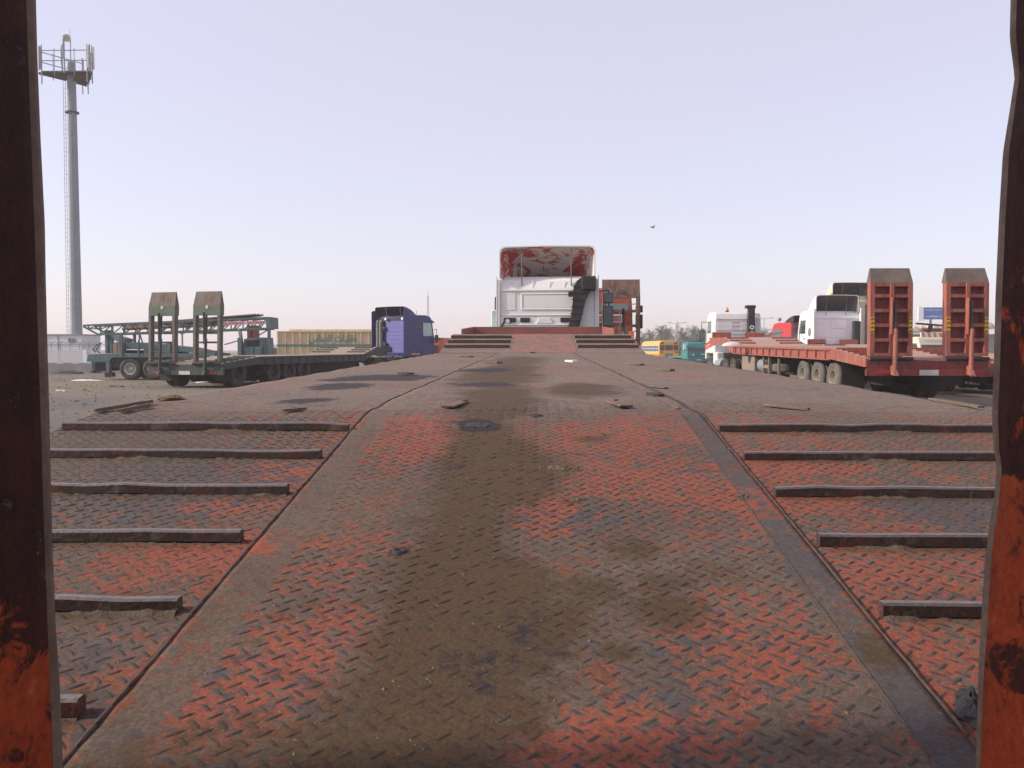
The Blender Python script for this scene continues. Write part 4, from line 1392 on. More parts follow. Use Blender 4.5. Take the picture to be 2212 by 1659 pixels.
    if bins:
        for s in (-1, 1):
            yb_ = yc - 0.6
            rect(t, 'toolbox', *sorted((s * (h - 0.5), s * (h - 0.05))), yb_ - 2.4, yb_ - 0.5, zc - 0.95, zc - 0.36, M['deck_brown'], 0.01)
            MB().cyl((s * (h - 0.35), yb_ - 3.5, zc - 0.72), (s * (h - 0.35), yb_ - 2.6, zc - 0.72), 0.27, n=18).build('air_tank', M['galv'], t, bevel=0.04)
            MB().cyl((s * (h - 0.45), yb_ - 4.9, zc - 0.90), (s * (h - 0.45), yb_ - 4.9, zc - 0.62), 0.42, n=24).build('spare_wheel', M['dusty_tyre'], t, bevel=0.06)
            for y in (yb_ - 3.6, yb_ - 4.3, yb_ - 5.5):
                rect(t, 'landing_leg', *sorted((s * (h - 0.12), s * (h - 0.04))), y - 0.04, y + 0.04, zc - 1.05, zc - 0.34, M['deck_brown'])
            rect(t, 'leg_brace', *sorted((s * (h - 0.11), s * (h - 0.05))), yb_ - 4.26, yb_ - 3.64, zc - 0.80, zc - 0.68, M['deck_brown'])
    if headboard:
        for xa, xb, hh in ((-g + 0.05, -0.35, 0.26), (0.30, g - 0.1, 0.24)):
            rect(t, 'headboard', xa, xb, ye - 0.06, ye - 0.02, zd, zd + hh, M[st['frame']], 0.01)
    if ramp:
        for x in ramp_x:
            ladder_ramp(t, x, za + 0.05, ramp_h, ramp_w, ramp, y=ya + 0.02)
            MB().cyl((x - ramp_w / 2, ya - 0.04, za - 0.01), (x + ramp_w / 2, ya - 0.04, za - 0.01), 0.045).build('hinge', M['dark'], t)
    return t


RED = dict(deck='deck_brown', slope='deck_red', frame='red_trailer', tail='red_dark', rim='rim', tyre='dusty_tyre')
GREEN = dict(deck='deck_brown', slope='deck_brown', frame='green_dark', tail='green_dark', rim='dark', tyre='tyre')
ORANGE = dict(deck='deck_brown', slope='deck_brown', frame='orange_trailer', tail='orange_trailer', rim='rim', tyre='tyre')
RAMP_RED = dict(frame='red_trailer', plate='red_dark', headm='brown_ramp', head=0.17, fold=0.96, sw=0.11, rows=5, rh=0.085, solid=True, ram=0.62, ramm='red_trailer', rodm='black', chevrons=True)
M['head_grey'] = surf('worn_grey_head_plate', (0.12, 0.085, 0.068), 0.65, (0.20, 0.165, 0.135), 0.5, 3.0, rust=(0.20, 0.065, 0.045), rust_amt=0.14, bump=0.15)
M['head_green'] = surf('brown_and_green_head_plate', (0.065, 0.15, 0.10), 0.7, (0.15, 0.115, 0.08), 0.6, 2.4, rust=(0.16, 0.11, 0.08), rust_amt=0.16, bump=0.15)
M['nose_brown'] = surf('brown_worn_nose_plate', (0.115, 0.078, 0.056), 0.7, (0.16, 0.12, 0.09), 0.7, 2.6, rust=(0.06, 0.10, 0.07), rust_amt=0.20, bump=0.15, streak=(0.07, 0.05, 0.04))
RAMP_RED['headm'], RAMP_RED['nosem'] = 'red_trailer', 'head_grey'
RAMP_GREEN = dict(frame='green_ramp', plate='green_dark', headm='head_green', nosem='nose_brown', head=0.34, fold=0.60, sw=0.12, rows=5, rh=0.07, solid=False, ram=0.66, ramm='green_dark', rodm='dark', candy=True, scar='paper')
RAMP_BROWN = dict(crop=1.0, frame='brown_ramp', plate='brown_ramp', headm='brown_ramp', nosem='brown_ramp', head=0.24, fold=0.98, sw=0.10, rows=4, rh=0.08, solid=False, ram=0.62, ramm='brown_ramp', rodm='black', scar='head_grey')

# right: red trailer with raised ramps and the white and red tractor ahead of it
pr = at(2005, 755, 22.0)
lowbed('red_lowbed_trailer', 'faded red lowbed trailer with two raised ramps bearing yellow and black chevrons', 'lowbed trailers parked in the yard', (pr.x, 22.0, 0.06), -0.7, RED, 3.0,
       ((0, 1.17), (2.6, 1.40), (14.0, 1.44), (16.0, 1.80), (19.5, 1.80)), (2.75, 4.1, 5.45), RAMP_RED, (-0.93, 0.96), 2.22, 1.06, tilt=R(0.45))
# second red trailer beside it, ramps hidden behind the own ramp
pr2 = at(1995, 755, 31.0)
lowbed('red_lowbed_trailer', 'dusty red lowbed trailer without ramps beyond the one with chevrons', 'lowbed trailers parked in the yard', (14.9, 27.0, 0.0), -1.5, RED, 3.0,
       ((0, 1.05), (2.2, 1.28), (11.5, 1.32), (13.2, 1.62), (15.8, 1.62)), (2.6, 3.95, 5.3), None, cleats=True, bins=False, tilt=R(0.3))
# left: green trailer
pg = at(400, 755, 32.3)
lowbed('green_lowbed_trailer', 'dark green lowbed trailer with two raised green ladder ramps', 'lowbed trailers parked in the yard', (pg.x, 32.3, 0.0), 13.0, GREEN, 3.2,
       ((0, 0.93), (2.6, 1.17), (12.6, 1.22), (14.2, 1.58), (17.0, 1.58)), (1.25, 3.9, 5.2, 6.5), RAMP_GREEN, (-1.03, 0.92), 2.66, 1.16, headboard=False, bins=False)
# behind the white tractor: trailer whose right ramp shows, carrying an orange lorry
po = at(1342, 755, 24.9)
lowbed('orange_lowbed_trailer', 'rusty orange lowbed trailer with a brown raised ramp beside the white cab', 'lowbed trailers parked in the yard', (po.x - 0.93, 24.9, 0.0), 0.0, ORANGE, 3.0,
       ((0, 1.20), (1.8, 1.36), (10.5, 1.40), (12.2, 1.75), (14.5, 1.75)), (2.3, 3.65, 5.0), RAMP_BROWN, (-0.95, 0.93), 2.22, 1.08, headboard=False, bins=False)


M['orange_shaded'] = surf('shaded_orange_lorry_paint', (0.26, 0.048, 0.024), 0.55, (0.2, 0.09, 0.06), 0.4, 2.0, bump=0.06)  # orange darkened: the shade around the lorry is put into its colour


def loaded_lorry():
    """Orange lorry carried on that trailer, nose towards the tail."""
    t = thing('orange_lorry', 'orange lorry standing on the trailer behind the brown raised ramp', 'truck', (po.x - 0.55, 28.9, 1.30), 180.0)
    W, zb, zr = 2.25, 0.70, 2.08
    cab(t, W, 1.75, zb, zr, 'orange_shaded', 0.02, 'glass_green')
    cab_front(t, W, 1.75, 0.02, zb, zr, 'orange_shaded', 'glass_green', 'dull_white')
    rect(t, 'stripe', -0.9, 0.9, 1.765, 1.80, zb + 0.60, zb + 0.66, M['stripe_red'])
    mirror_set(t, -1.12, 1.65, 1.15, -1, two=True, scale=1.0)
    mirror_set(t, 1.12, 1.65, 1.15, 1, two=True, scale=1.0)
    rect(t, 'load_body', -1.1, 1.1, -4.0, -0.15, 0.75, 1.5, M['orange_shaded'], 0.03)
    for s in (-1, 1):
        rect(t, 'corner_lamp', *sorted((s * 0.98, s * 1.15)), 1.86, 1.92, zb - 0.2, zb + 0.02, M['lamp_amber'], 0.01)
    chassis(t, -4.2, 1.5, 0.62, 0.46, (-2.8,), 0.75)


loaded_lorry()


# ------------------------------------------------------------------ white tractor with red stripe (right)
def striped_tractor():
    d = 42.5
    p = at(1594, 755, d)
    t = thing('white_tractor_unit', 'white tractor unit with orange beacon and red side stripe ahead of the chevron trailer', 'truck', (p.x, d, 0.0), -1.5)
    W, zb, zr = 2.30, 1.25, 3.28
    cab(t, W, 2.0, zb, zr, 'dull_white', 0.025, 'glass_green', win=(0.85, 1.72))
    cab_front(t, W, 2.0, 0.025, zb, zr, 'dull_white')
    for k in range(4):
        rect(t, 'crease', -1.02, 0.40, -0.018, 0.0, 2.82 - k * 0.20, 2.845 - k * 0.20, M['white'], 0.006)
    rect(t, 'crease', -1.12, 1.12, -0.028, 0.0, 2.92, 2.95, M['white'], 0.008)
    for x0, x1 in ((-1.03, -0.28), (0.12, 0.42)):
        rect(t, 'rear_panel', x0, x1, -0.014, 0.0, 2.38, 2.80, M['white'], 0.006)
    for s in (-1, 1):
        side_panel(t, 'stripe', s, W, 0.025, zb, [(-0.0, 1.95), (-0.0, 2.10), (2.0, 1.72), (2.0, 1.57)], M['stripe_red'], 0.022)
        side_panel(t, 'stripe', s, W, 0.025, zb, [(-0.0, 1.68), (-0.0, 1.90), (2.0, 1.52), (2.0, 1.42)], M['stripe_red'], 0.022)
        mirror_set(t, s * 1.12, 1.75, 2.30, s, two=False, scale=1.25)
        rect(t, 'mudguard', *sorted((s * 0.8, s * 1.16)), -0.6, 0.25, 0.72, 1.32, M['dull_white'], 0.06)
    mb = MB()
    mb.box(0.42, 0.74, -0.30, -0.03, 1.3, 3.50)
    sn = mb.build('air_snorkel', M['black'], t, bevel=0.03)
    rect(t, 'snorkel_cap', 0.30, 0.78, -0.34, 0.05, 3.44, 3.60, M['black'], 0.05, sn)
    MB().lathe([(0, 0.055), (0.01, 0.055), (0.01, 0.105), (0, 0.105)], 20, 'z').build('round_mark', M['white'], sn, loc=(0.59, -0.305, 2.52)).rotation_euler = (R(90), 0, 0)
    MB().lathe([(0, 0.05), (0.01, 0.05), (0.01, 0.085), (0, 0.085)], 20, 'z').build('round_mark', M['dull_white'], sn, loc=(0.59, -0.305, 2.26)).rotation_euler = (R(90), 0, 0)
    b = MB().cyl((-0.42, 0.5, 3.30), (-0.42, 0.5, 3.36), 0.09).build('beacon_base', M['black'], t)
    MB().cyl((-0.42, 0.5, 3.36), (-0.42, 0.5, 3.52), 0.075, 0.055, 12).build('beacon_lens', M['lamp_amber'], b, bevel=0.02)
    MB().tube([(0.9, 1.9, 3.2), (-0.9, 1.9, 3.2)], 0.02).build('sun_visor', M['black'], t)
    chassis(t, -4.2, 1.9, 0.98, 0.52, (-2.4, -3.75), 0.95)


striped_tractor()


def deflector_tractor(label, px, d, heading, body, W=2.45, zr=3.10, z1=3.75, tall=False, z=0.0):
    p = at(px, 755, d)
    t = thing('white_tractor_unit' if body != 'cream' else 'cream_tractor_unit', label, 'truck', (p.x, d, z), heading)
    zb = 1.15
    cab(t, W, 2.05, zb, zr, body, 0.02, 'glass', win=(0.95, 1.8))
    cab_front(t, W, 2.05, 0.02, zb, zr, body)
    deflector(t, W * 0.90, zr - 0.05, z1, 1.6, body, 'hose', (-0.5, 0.5), lean=0.12)
    rect(t, 'crease', -W / 2 + 0.06, W / 2 - 0.06, -0.03, 0, zr - 0.38, zr - 0.35, M[body], 0.008)
    rect(t, 'rear_panel', -0.25, 0.50, -0.02, 0, zr - 0.88, zr - 0.46, M[body], 0.01)
    rect(t, 'rear_panel', -1.0, -0.4, -0.016, 0, zr - 1.30, zr - 0.46, M[body], 0.008)
    rect(t, 'rear_panel', -0.25, 0.50, -0.016, 0, zr - 1.32, zr - 0.96, M[body], 0.008)
    rect(t, 'air_intake', 0.80, 1.12, -0.26, 0, zb + 0.2, zr - 0.5, M['black'], 0.04)
    if tall:
        rect(t, 'air_intake_head', 0.85, 1.24, -0.34, 0, zr - 0.35, zr + 0.18, M['black'], 0.08)
    rect(t, 'battery_box', -1.08, -0.62, -0.35, -0.02, zb + 0.15, zb + 0.62, M['black'], 0.04)
    for s in (-1, 1):
        e = MB().prism([(-0.20, zb + 0.1), (-0.20, zr + 0.1), (0.10, zr + 0.2), (0.10, zb + 0.1)], *sorted((s * (W / 2 - 0.03), s * (W / 2 + 0.004))), 0).build('side_extender', M[body], t)
        mirror_set(t, s * W / 2, 1.75, 2.3, s, two=True)
    side_panel(t, 'door_badge', -1, W, 0.02, zb, [(0.40 + 0.17 * math.cos(a), 2.32 + 0.22 * math.sin(a)) for a in [R(30 * i) for i in range(12)]], M['hose'], 0.02)
    chassis(t, -4.0, 1.9, 0.98, 0.52, (-2.3, -3.6), 0.95)
    return t


deflector_tractor('bright white tractor unit with shadowed roof deflector left of the chevron ramps', 1805, 43.0, -3.5, 'bright_white', 2.35, 3.35, 4.12, False)
deflector_tractor('cream tractor unit with tall roof deflector behind the bright white one', 1836, 48.5, -3.0, 'cream', 2.40, 4.35, 5.05, True, 0.1)


def red_tractor():
    d = 62.0
    p = at(1738, 755, d)
    t = thing('red_tractor_unit', 'red tractor unit half hidden behind the bright white cab', 'truck', (p.x, d, 0), -24.0)
    W, zb, zr = 2.45, 1.1, 3.35
    cab(t, W, 2.2, zb, zr, 'red_cab', 0.02, 'glass_green', win=(1.1, 2.0))
    cab_front(t, W, 2.2, 0.02, zb, zr, 'red_cab', 'glass_green')
    deflector(t, 2.2, zr - 0.05, zr + 0.50, 1.2, 'black', 'dark', lean=0.1)
    side_panel(t, 'trim_strip', -1, W, 0.02, zb, [(0.9, 2.62), (0.9, 2.68), (2.0, 2.60), (2.0, 2.54)], M['black'], 0.02)
    rect(t, 'rear_panel', -1.0, -0.3, -0.03, 0, 1.7, 2.6, M['black'], 0.01)
    mirror_set(t, -1.2, 2.0, 2.2, -1, two=False, scale=1.1)
    MB().cyl((-0.9, 1.6, 3.40), (-0.9, 1.6, 3.62), 0.02).cyl((-0.9, 1.55, 3.62), (-0.9, 1.72, 3.62), 0.12).build('roof_lamp', M['galv'], t)
    chassis(t, -4.0, 2.0, 0.95, 0.5, (-2.4,), 1.0)


red_tractor()


# ------------------------------------------------------------------ blue tractor (left)
def blue_tractor():
    d = 49.5
    p = at(846, 755, d)
    t = thing('blue_tractor_unit', 'dark blue tractor unit with tall roof fairing hitched to the green trailer', 'truck', (p.x, d, 0), 33.0)
    W, zb, zr = 2.48, 1.05, 3.42
    cab(t, W, 2.35, zb, zr, 'blue', 0.012, 'glass_daylit', win=(1.35, 2.2))
    cab_front(t, W, 2.35, 0.012, zb, zr, 'blue', 'glass_daylit')
    rect(t, 'rear_panel', -0.42, 1.17, -0.03, 0, 1.25, 3.08, M['blue_rear_lit'], 0.01)  # sunlit part only; the left third stays dark as the extender's shadow
    rect(t, 'recess_shade_panel', -1.15, 1.15, -0.025, 0.16, 3.085, 3.30, M['black'], 0.01)  # black slab painted in place of the shade in the hollow
    for k in range(6):
        rect(t, 'crease', -0.40, 1.15, -0.045, -0.028, 1.55 + k * 0.24, 1.575 + k * 0.24, M['blue_rear_lit'], 0.005)
    rect(t, 'rear_panel', 0.80, 1.10, -0.05, -0.028, 1.7, 2.2, M['blue_rear_lit'], 0.008)
    deflector(t, 2.30, zr - 0.20, 3.90, 1.35, 'blue', 'dark', (-0.35, 0.75), lean=0.15)
    for s in (-1, 1):
        MB().prism([(-0.34, 1.15), (-0.34, 3.62), (-0.15, 3.70), (0.15, 3.55), (0.15, 1.15)], *sorted((s * (W / 2 - 0.025), s * (W / 2 + 0.01)))).build('side_extender', M['blue'], t)
    for x in (-0.92, -0.68):
        mb = MB()
        mb.tube([(x, -0.16, 1.2 + 0.09 * k) for k in range(21)] + [(x + 0.03, -0.12, 3.12)], 0.105, 12)
        for k in range(20):
            mb.cyl((x, -0.16, 1.2 + 0.09 * k), (x, -0.16, 1.235 + 0.09 * k), 0.118, n=12)
        mb.build('exhaust_stack', M['hose'], t)
    rect(t, 'air_valve', -0.50, -0.28, -0.22, -0.02, 1.62, 1.85, M['black'], 0.03)
    rect(t, 'air_valve', -0.52, -0.36, -0.18, -0.02, 2.55, 2.75, M['black'], 0.03)
    for x in (-0.30, 0.98):
        MB().cyl((x, -0.20, 3.20), (x, -0.026, 3.20), 0.075, 0.05, 12).build('work_lamp', M['bright_white'], t)
    for k in range(5):
        side_panel(t, 'raised_letter', 1, W, 0.012, zb, [(0.55 + 0.17 * k, 2.72), (0.55 + 0.17 * k, 2.82), (0.65 + 0.17 * k, 2.82), (0.65 + 0.17 * k, 2.72)], M['brown_ramp'], 0.012)
    side_panel(t, 'reflector_strip', 1, W, 0.012, zb, [(0.30, 1.16), (0.30, 1.22), (1.05, 1.22), (1.05, 1.16)], M['chevron_yellow'], 0.02)
    MB().prism([(1.85, 3.30), (2.45, 3.02), (2.47, 3.06), (1.85, 3.36)], -1.15, 1.15).build('sun_visor', M['black'], t)
    for s in (-1, 1):
        mirror_set(t, s * 1.22, 2.3, 2.2, s, two=False, scale=1.0)
    MB().tube([(0.6, 1.5, 3.4), (0.6, 1.5, 3.75)], 0.012).build('aerial', M['black'], t)
    # couplings and hoses behind the cab
    mb = MB()
    for k in range(7):
        x = -0.7 + 0.22 * k
        mb.tube([(x, -0.2, 1.12), (x + 0.1, -0.5, 0.95 + 0.1 * (k % 2)), (x + 0.03, -0.9, 0.86), (x - 0.05, -1.2, 1.0)], 0.03, 6)
    mb.build('suzi_hose', M['hose'], t)
    chassis(t, -3.6, 2.1, 0.9, 0.52, (-2.4,), 1.1)
    rect(t, 'coupling_plate', -0.9, 0.5, -2.4, -1.1, 1.12, 1.34, M['pale_green'], 0.03)


blue_tractor()
# ================================================================== lettering
def lettering(name, text, size, mat, parent, loc, rot, depth=0.01, spread=None, bold=0.0):
    cu = bpy.data.curves.new(name, 'FONT')
    cu.body = text
    cu.size = size
    cu.resolution_u = 2
    cu.extrude = depth / 2
    cu.offset = bold
    tmp = bpy.data.objects.new('tmp', cu)
    COL.objects.link(tmp)
    dg = bpy.context.evaluated_depsgraph_get()
    me = bpy.data.meshes.new_from_object(tmp.evaluated_get(dg))
    bpy.data.objects.remove(tmp)
    bm = bmesh.new()
    bm.from_mesh(me)
    bmesh.ops.remove_doubles(bm, verts=bm.verts, dist=size * 1e-4)
    seen, k = set(), 0
    for v in bm.verts:                         # glyphs overlap a little: step each one so that no faces coincide
        if v in seen:
            continue
        stack, isl = [v], []
        seen.add(v)
        while stack:
            a = stack.pop()
            isl.append(a)
            for e in a.link_edges:
                b = e.other_vert(a)
                if b not in seen:
                    seen.add(b)
                    stack.append(b)
        for a in isl:
            a.co.z += 0.0015 * (k % 3)
        k += 1
    xs = [v.co.x for v in bm.verts]
    x0, x1 = min(xs), max(xs)
    for v in bm.verts:
        v.co.x -= (x0 + x1) / 2
        if spread:
            v.co.x *= spread / (x1 - x0)
    bm.to_mesh(me)
    bm.free()
    me.materials.clear()
    me.materials.append(mat)
    o = bpy.data.objects.new(name, me)
    COL.objects.link(o)
    o.parent = parent
    o.location = loc
    o.rotation_euler = rot
    return o


# ================================================================== tan tipper body with Arabic lettering
def tipper():
    d = 74.0
    p0, p1 = at(601, 755, d), at(830, 755, d)
    w = p1.x - p0.x
    t = thing('tipper_trailer', 'tan ribbed tipper trailer with green stripe and Arabic lettering', 'trailer', ((p0.x + p1.x) / 2, d, 0), 0.0)
    h, zb, zt = w / 2, 0.95, 2.95
    body = MB().box(-h, h, 0, 2.4, zb, zt).build('tipper_body', M['tan'], t)
    rect(t, 'top_rail', -h - 0.06, h + 0.06, -0.12, 2.5, zt, zt + 0.10, M['tan'], 0.01)
    rect(t, 'far_rail', -h + 0.7, h + 0.06, 0.9, 2.5, zt + 0.10, zt + 0.26, M['tan'], 0.01)
    n = 14
    for k in range(n + 1):
        x = -h + w * k / n
        rect(t, 'rib', x - 0.06, x + 0.06, -0.10, 0.0, zb, zt - 0.002, M['tan'], 0.01)
    rect(t, 'bottom_rail', -h, h, -0.06, 0.0, zb - 0.16, zb, M['tan'])
    rect(t, 'stripe', -h - 0.07, h + 0.07, -0.112, -0.101, 1.72, 1.90, M['text_green'])
    lettering('lettering', '\uFEB1\uFE8E\uFE92\uFEEC\uFEDF\uFE8D \uFE95\uFE8E\uFEF4\uFEE0\uFED8\uFEE7', 0.85, M['text_green'], t, (0.15, -0.105, 2.14), (R(90), 0, 0), 0.008, spread=w * 0.445, bold=0.016)
    for x in (-h + 1.0, -h + 2.2, -h + 3.4):
        wheel(t, x, -0.0 + 0.35, 0.5, 0.5, 0.4, False, 1).rotation_euler = (0, 0, R(90))
    rect(t, 'chassis_beam', -h, h, 0.5, 1.7, 0.55, 0.78, M['dark'])


tipper()


# ================================================================== drilling rig (teal, left)
def rig():
    d = 41.0
    k = d / (FPX * 1.4756) / 2.765                     # metres per pixel of the study view
    base = at(173.2, 755, d)
    t = thing('drilling_rig', 'teal drilling rig trailer with lattice mast laid level and brown pipes', 'drilling rig', (base.x, d, 0), 0.0)

    def q(zx, zy, y=0.0):
        return ((zx - 430) * k, y, max(0.0, (925 - zy) * k))
    # carrier
    def slab(name, pts, y0, y1, mat, parent=None, bevel=0.0):
        prof = [q(a, b) for a, b in pts]
        mb = MB()
        mb.prismy([(a[0], a[2]) for a in prof], y0, y1)
        return mb.build(name, M[mat], parent or t, bevel=bevel)
    slab('carrier_side', [(485, 762), (505, 700), (700, 692), (1640, 690), (1640, 722), (1290, 724), (715, 728), (690, 762)], 0.0, 2.2, 'teal')
    slab('chassis_beam', [(700, 728), (1640, 722), (1640, 790), (700, 820)], 0.25, 1.9, 'green_dark')
    slab('body_cover', [(700, 600), (730, 590), (860, 590), (1030, 600), (1420, 640), (1640, 690), (1640, 700), (1000, 655), (700, 655)], 0.25, 1.6, 'teal')
    slab('deck_equipment', [(700, 660), (1300, 664), (1300, 690), (700, 690)], 0.5, 1.5, 'dark')
    for a in (720, 760, 1000, 1190):
        slab('box_locker', [(a, 605), (a + 45, 600), (a + 45, 690), (a, 690)], -0.02 + 0.1, 0.5, 'deck_brown' if a < 800 else 'teal')
    slab('tail_box', [(540, 770), (650, 770), (650, 850), (540, 850)], 0.2, 1.6, 'dark')
    slab('tail_frame', [(518, 763), (650, 763), (650, 775), (535, 775), (535, 845), (522, 835)], 0.1, 0.2, 'teal')
    for a in (655, 1440):
        slab('outrigger_leg', [(a, 762), (a + 38, 762), (a + 30, 862), (a + 8, 862)], 0.02, 0.3, 'teal')
        slab('outrigger_foot', [(a - 10, 862), (a + 55, 862), (a + 60, 900), (a - 5, 905)], 0.0, 0.35, 'dark')
    for a in (875, 1085):
        w = wheel(t, q(a, 0)[0], 0.28, 0.52, 0.52, 0.55, True, 1, 'rim_white')
        w.rotation_euler = (rnd.uniform(0, 6), 0, R(-90))
        w.rotation_euler = (0, 0, R(-90))
        w = wheel(t, q(a, 0)[0], 1.9, 0.52, 0.52, 0.55, True, 1, 'rim')
        w.rotation_euler = (0, 0, R(90))
    # lattice mast: four chords, lacing, head frame
    A, B, Cc, Dd = q(430, 440), q(2100, 372), q(560, 520), q(2100, 468)
    ym0, ym1 = 0.35, 1.45
    mb = MB()
    for y in (ym0, ym1):
        mb.bar((A[0], y, A[2]), (B[0], y, B[2]), 0.09)
        mb.bar((Cc[0], y, Cc[2]), (Dd[0], y, Dd[2]), 0.09)
        mb.bar((A[0], y, A[2] - 0.05), (Cc[0], y, Cc[2]), 0.08)
    mast = mb.build('mast_chord', M['teal'], t)
    n = 15

    def top(u):
        return (A[0] + (B[0] - A[0]) * u, A[2] + (B[2] - A[2]) * u)

    def bot(u):
        x = A[0] + (B[0] - A[0]) * u
        if x < Cc[0]:
            v = (x - A[0]) / (Cc[0] - A[0])
            return (x, A[2] + (Cc[2] - A[2]) * v)
        return (x, Cc[2] + (Dd[2] - Cc[2]) * (x - Cc[0]) / (Dd[0] - Cc[0]))
    for y in (ym0, ym1):
        for i in range(n):
            u0, u1 = (i + 0.4) / n, (i + 1.4) / n
            a, b, c2 = top(u0), bot(u0), top(min(1, u1))
            MB().bar((a[0], y, a[1]), (b[0], y, b[1]), 0.05).build('lacing', M['teal'], mast)
            MB().bar((b[0], y, b[1]), (c2[0], y, c2[1]), 0.045).build('lacing', M['teal'], mast)
    for i in range(n):
        a = top((i + 0.4) / n)
        b = bot((i + 0.4) / n)
        MB().bar((a[0], ym0, a[1]), (a[0], ym1, a[1]), 0.05).build('lacing', M['teal'], mast)
        MB().bar((b[0], ym0, b[1]), (b[0], ym1, b[1]), 0.05).build('lacing', M['teal'], mast)
    slab('mast_head', [(2092, 364), (2134, 366), (2136, 470), (2095, 468)], 0.25, 1.5, 'teal')
    # pipes inside and on top of the mast
    for j in range(7):
        z0 = q(0, 472 - 9 * (j % 4))[2]
        y = 0.5 + 0.13 * j
        MB().cyl((q(770, 0)[0], y, z0), (q(1690, 0)[0], y, z0 + 0.22), 0.05, n=8).build('drill_pipe', M['pipe'], t)
    for j in range(5):
        MB().cyl((q(1250 + 30 * j, 0)[0], 0.55 + 0.13 * j, q(0, 398 + 4 * (j % 2))[2]), (q(1985 + 9 * j, 0)[0], 0.55 + 0.13 * j, q(0, 342 + 7 * (j % 2))[2]), 0.045, n=8).build('drill_pipe', M['pipe'], t)
    # banner with block letters
    bn = slab('banner', [(1690, 408), (2090, 400), (2090, 428), (1690, 440)], 0.28, 0.30, 'banner')
    rs = random.Random(5)
    for i in range(16):
        if i == 8:
            continue
        a = 1703 + i * 24
        u = 437 - i * 0.75
        mb = MB()
        for (c0, c1, r0, r1) in rs.sample([(0, 5, 0, 20), (12, 17, 0, 20), (0, 17, 15, 20), (0, 17, 0, 5), (0, 17, 8, 12), (6, 11, 0, 20)], 3):
            x0, x1 = q(a + c0, 0)[0], q(a + c1, 0)[0]
            z0, z1 = q(0, u - 4 - r0)[2], q(0, u - 4 - r1)[2]
            mb.box(x0, x1, 0.268 - 0.002 * rs.random(), 0.279, min(z0, z1), max(z0, z1))
        mb.build('block_letter', M['text_red'], bn)
    # mast supports
    for a in (600, 640):
        slab('support_post', [(a, 480), (a + 24, 480), (a + 24, 690), (a, 690)], 0.6, 0.8, 'teal')
    slab('support_post', [(790, 520), (812, 520), (812, 722), (790, 722)], -0.03, 0.1, 'teal')
    slab('support_post', [(950, 590), (962, 590), (962, 722), (950, 722)], -0.03, 0.1, 'teal')
    slab('support_post', [(2102, 470), (2122, 470), (2122, 712), (2102, 712)], 0.3, 0.5, 'teal')
    slab('ladder', [(832, 515), (852, 515), (852, 592), (832, 592)], 0.9, 1.0, 'teal')
    slab('winch_drum', [(660, 525), (730, 540), (800, 560), (790, 590), (730, 588)], 0.4, 1.3, 'galv')
    mb = MB()
    for a, b in (((1850, 470), (1880, 700)), ((2095, 480), (1960, 560)), ((930, 520), (955, 600)), ((930, 520), (915, 600)), ((1700, 612), (1850, 570)), ((640, 600), (720, 560)), ((560, 620), (525, 655)), ((525, 655), (560, 690))):
        mb.bar(q(*a, 0.5), q(*b, 0.5), 0.05)
    mb.build('brace', M['teal'], t)
    mb = MB()
    mb.tube([q(600, 600, .3), q(560, 615, .2), q(525, 650, .2), q(540, 680, .3)], 0.03)
    mb.tube([q(930, 525, .3), q(955, 560, .2), q(940, 600, .3)], 0.015)
    mb.build('hose', M['black'], t)
    # control cabin at the mast foot
    slab('control_cabin', [(1840, 640), (1880, 640), (1890, 560), (2080, 548), (2090, 700), (1845, 712)], 0.3, 1.6, 'teal', bevel=0.02)
    slab('cabin_window', [(1915, 575), (2030, 568), (2030, 625), (1915, 630)], 0.28, 0.3, 'dark')
    slab('control_box', [(1900, 640), (1985, 635), (1985, 705), (1900, 705)], 0.1, 0.32, 'teal', bevel=0.02)
    slab('control_box', [(1995, 636), (2060, 632), (2060, 705), (1995, 705)], 0.08, 0.32, 'teal', bevel=0.02)
    slab('ram_cylinder', [(1845, 550), (1885, 550), (1885, 712), (1845, 712)], 0.05, 0.28, 'teal', bevel=0.03)
    slab('ram_rod', [(1846, 470), (1858, 470), (1874, 550), (1860, 550)], 0.1, 0.2, 'galv')


rig()


def red_pump():
    d = 46.0
    k = d / (FPX * 1.4756) / 2.765
    base = at(100 / 1.4756 + 1945 / 2.765 / 1.4756, 755, d)
    t = thing('red_mud_pump', 'dark red pump machine with twin stacks behind the rig cabin', 'machine', (base.x, d, 0), 0)
    s = k
    for a in (-45, 5):
        MB().box(a * s, (a + 38) * s, 0, 0.5, 1.2, 2.75).build('stack', M['red_dark'], t, bevel=0.03)
    MB().box(-50 * s, 60 * s, -0.1, 0.7, 0.35, 1.75).build('pump_body', M['red_dark'], t, bevel=0.03)
    MB().prism([(0, 1.75), (0.7, 1.75), (0.5, 2.1), (0.1, 2.1)], -50 * s, 70 * s).build('pump_cover', M['red_cab'], t)
    MB().box(80 * s, 110 * s, 0, 0.4, 0.3, 2.1).build('pump_tank', M['red_dark'], t, bevel=0.02)


red_pump()


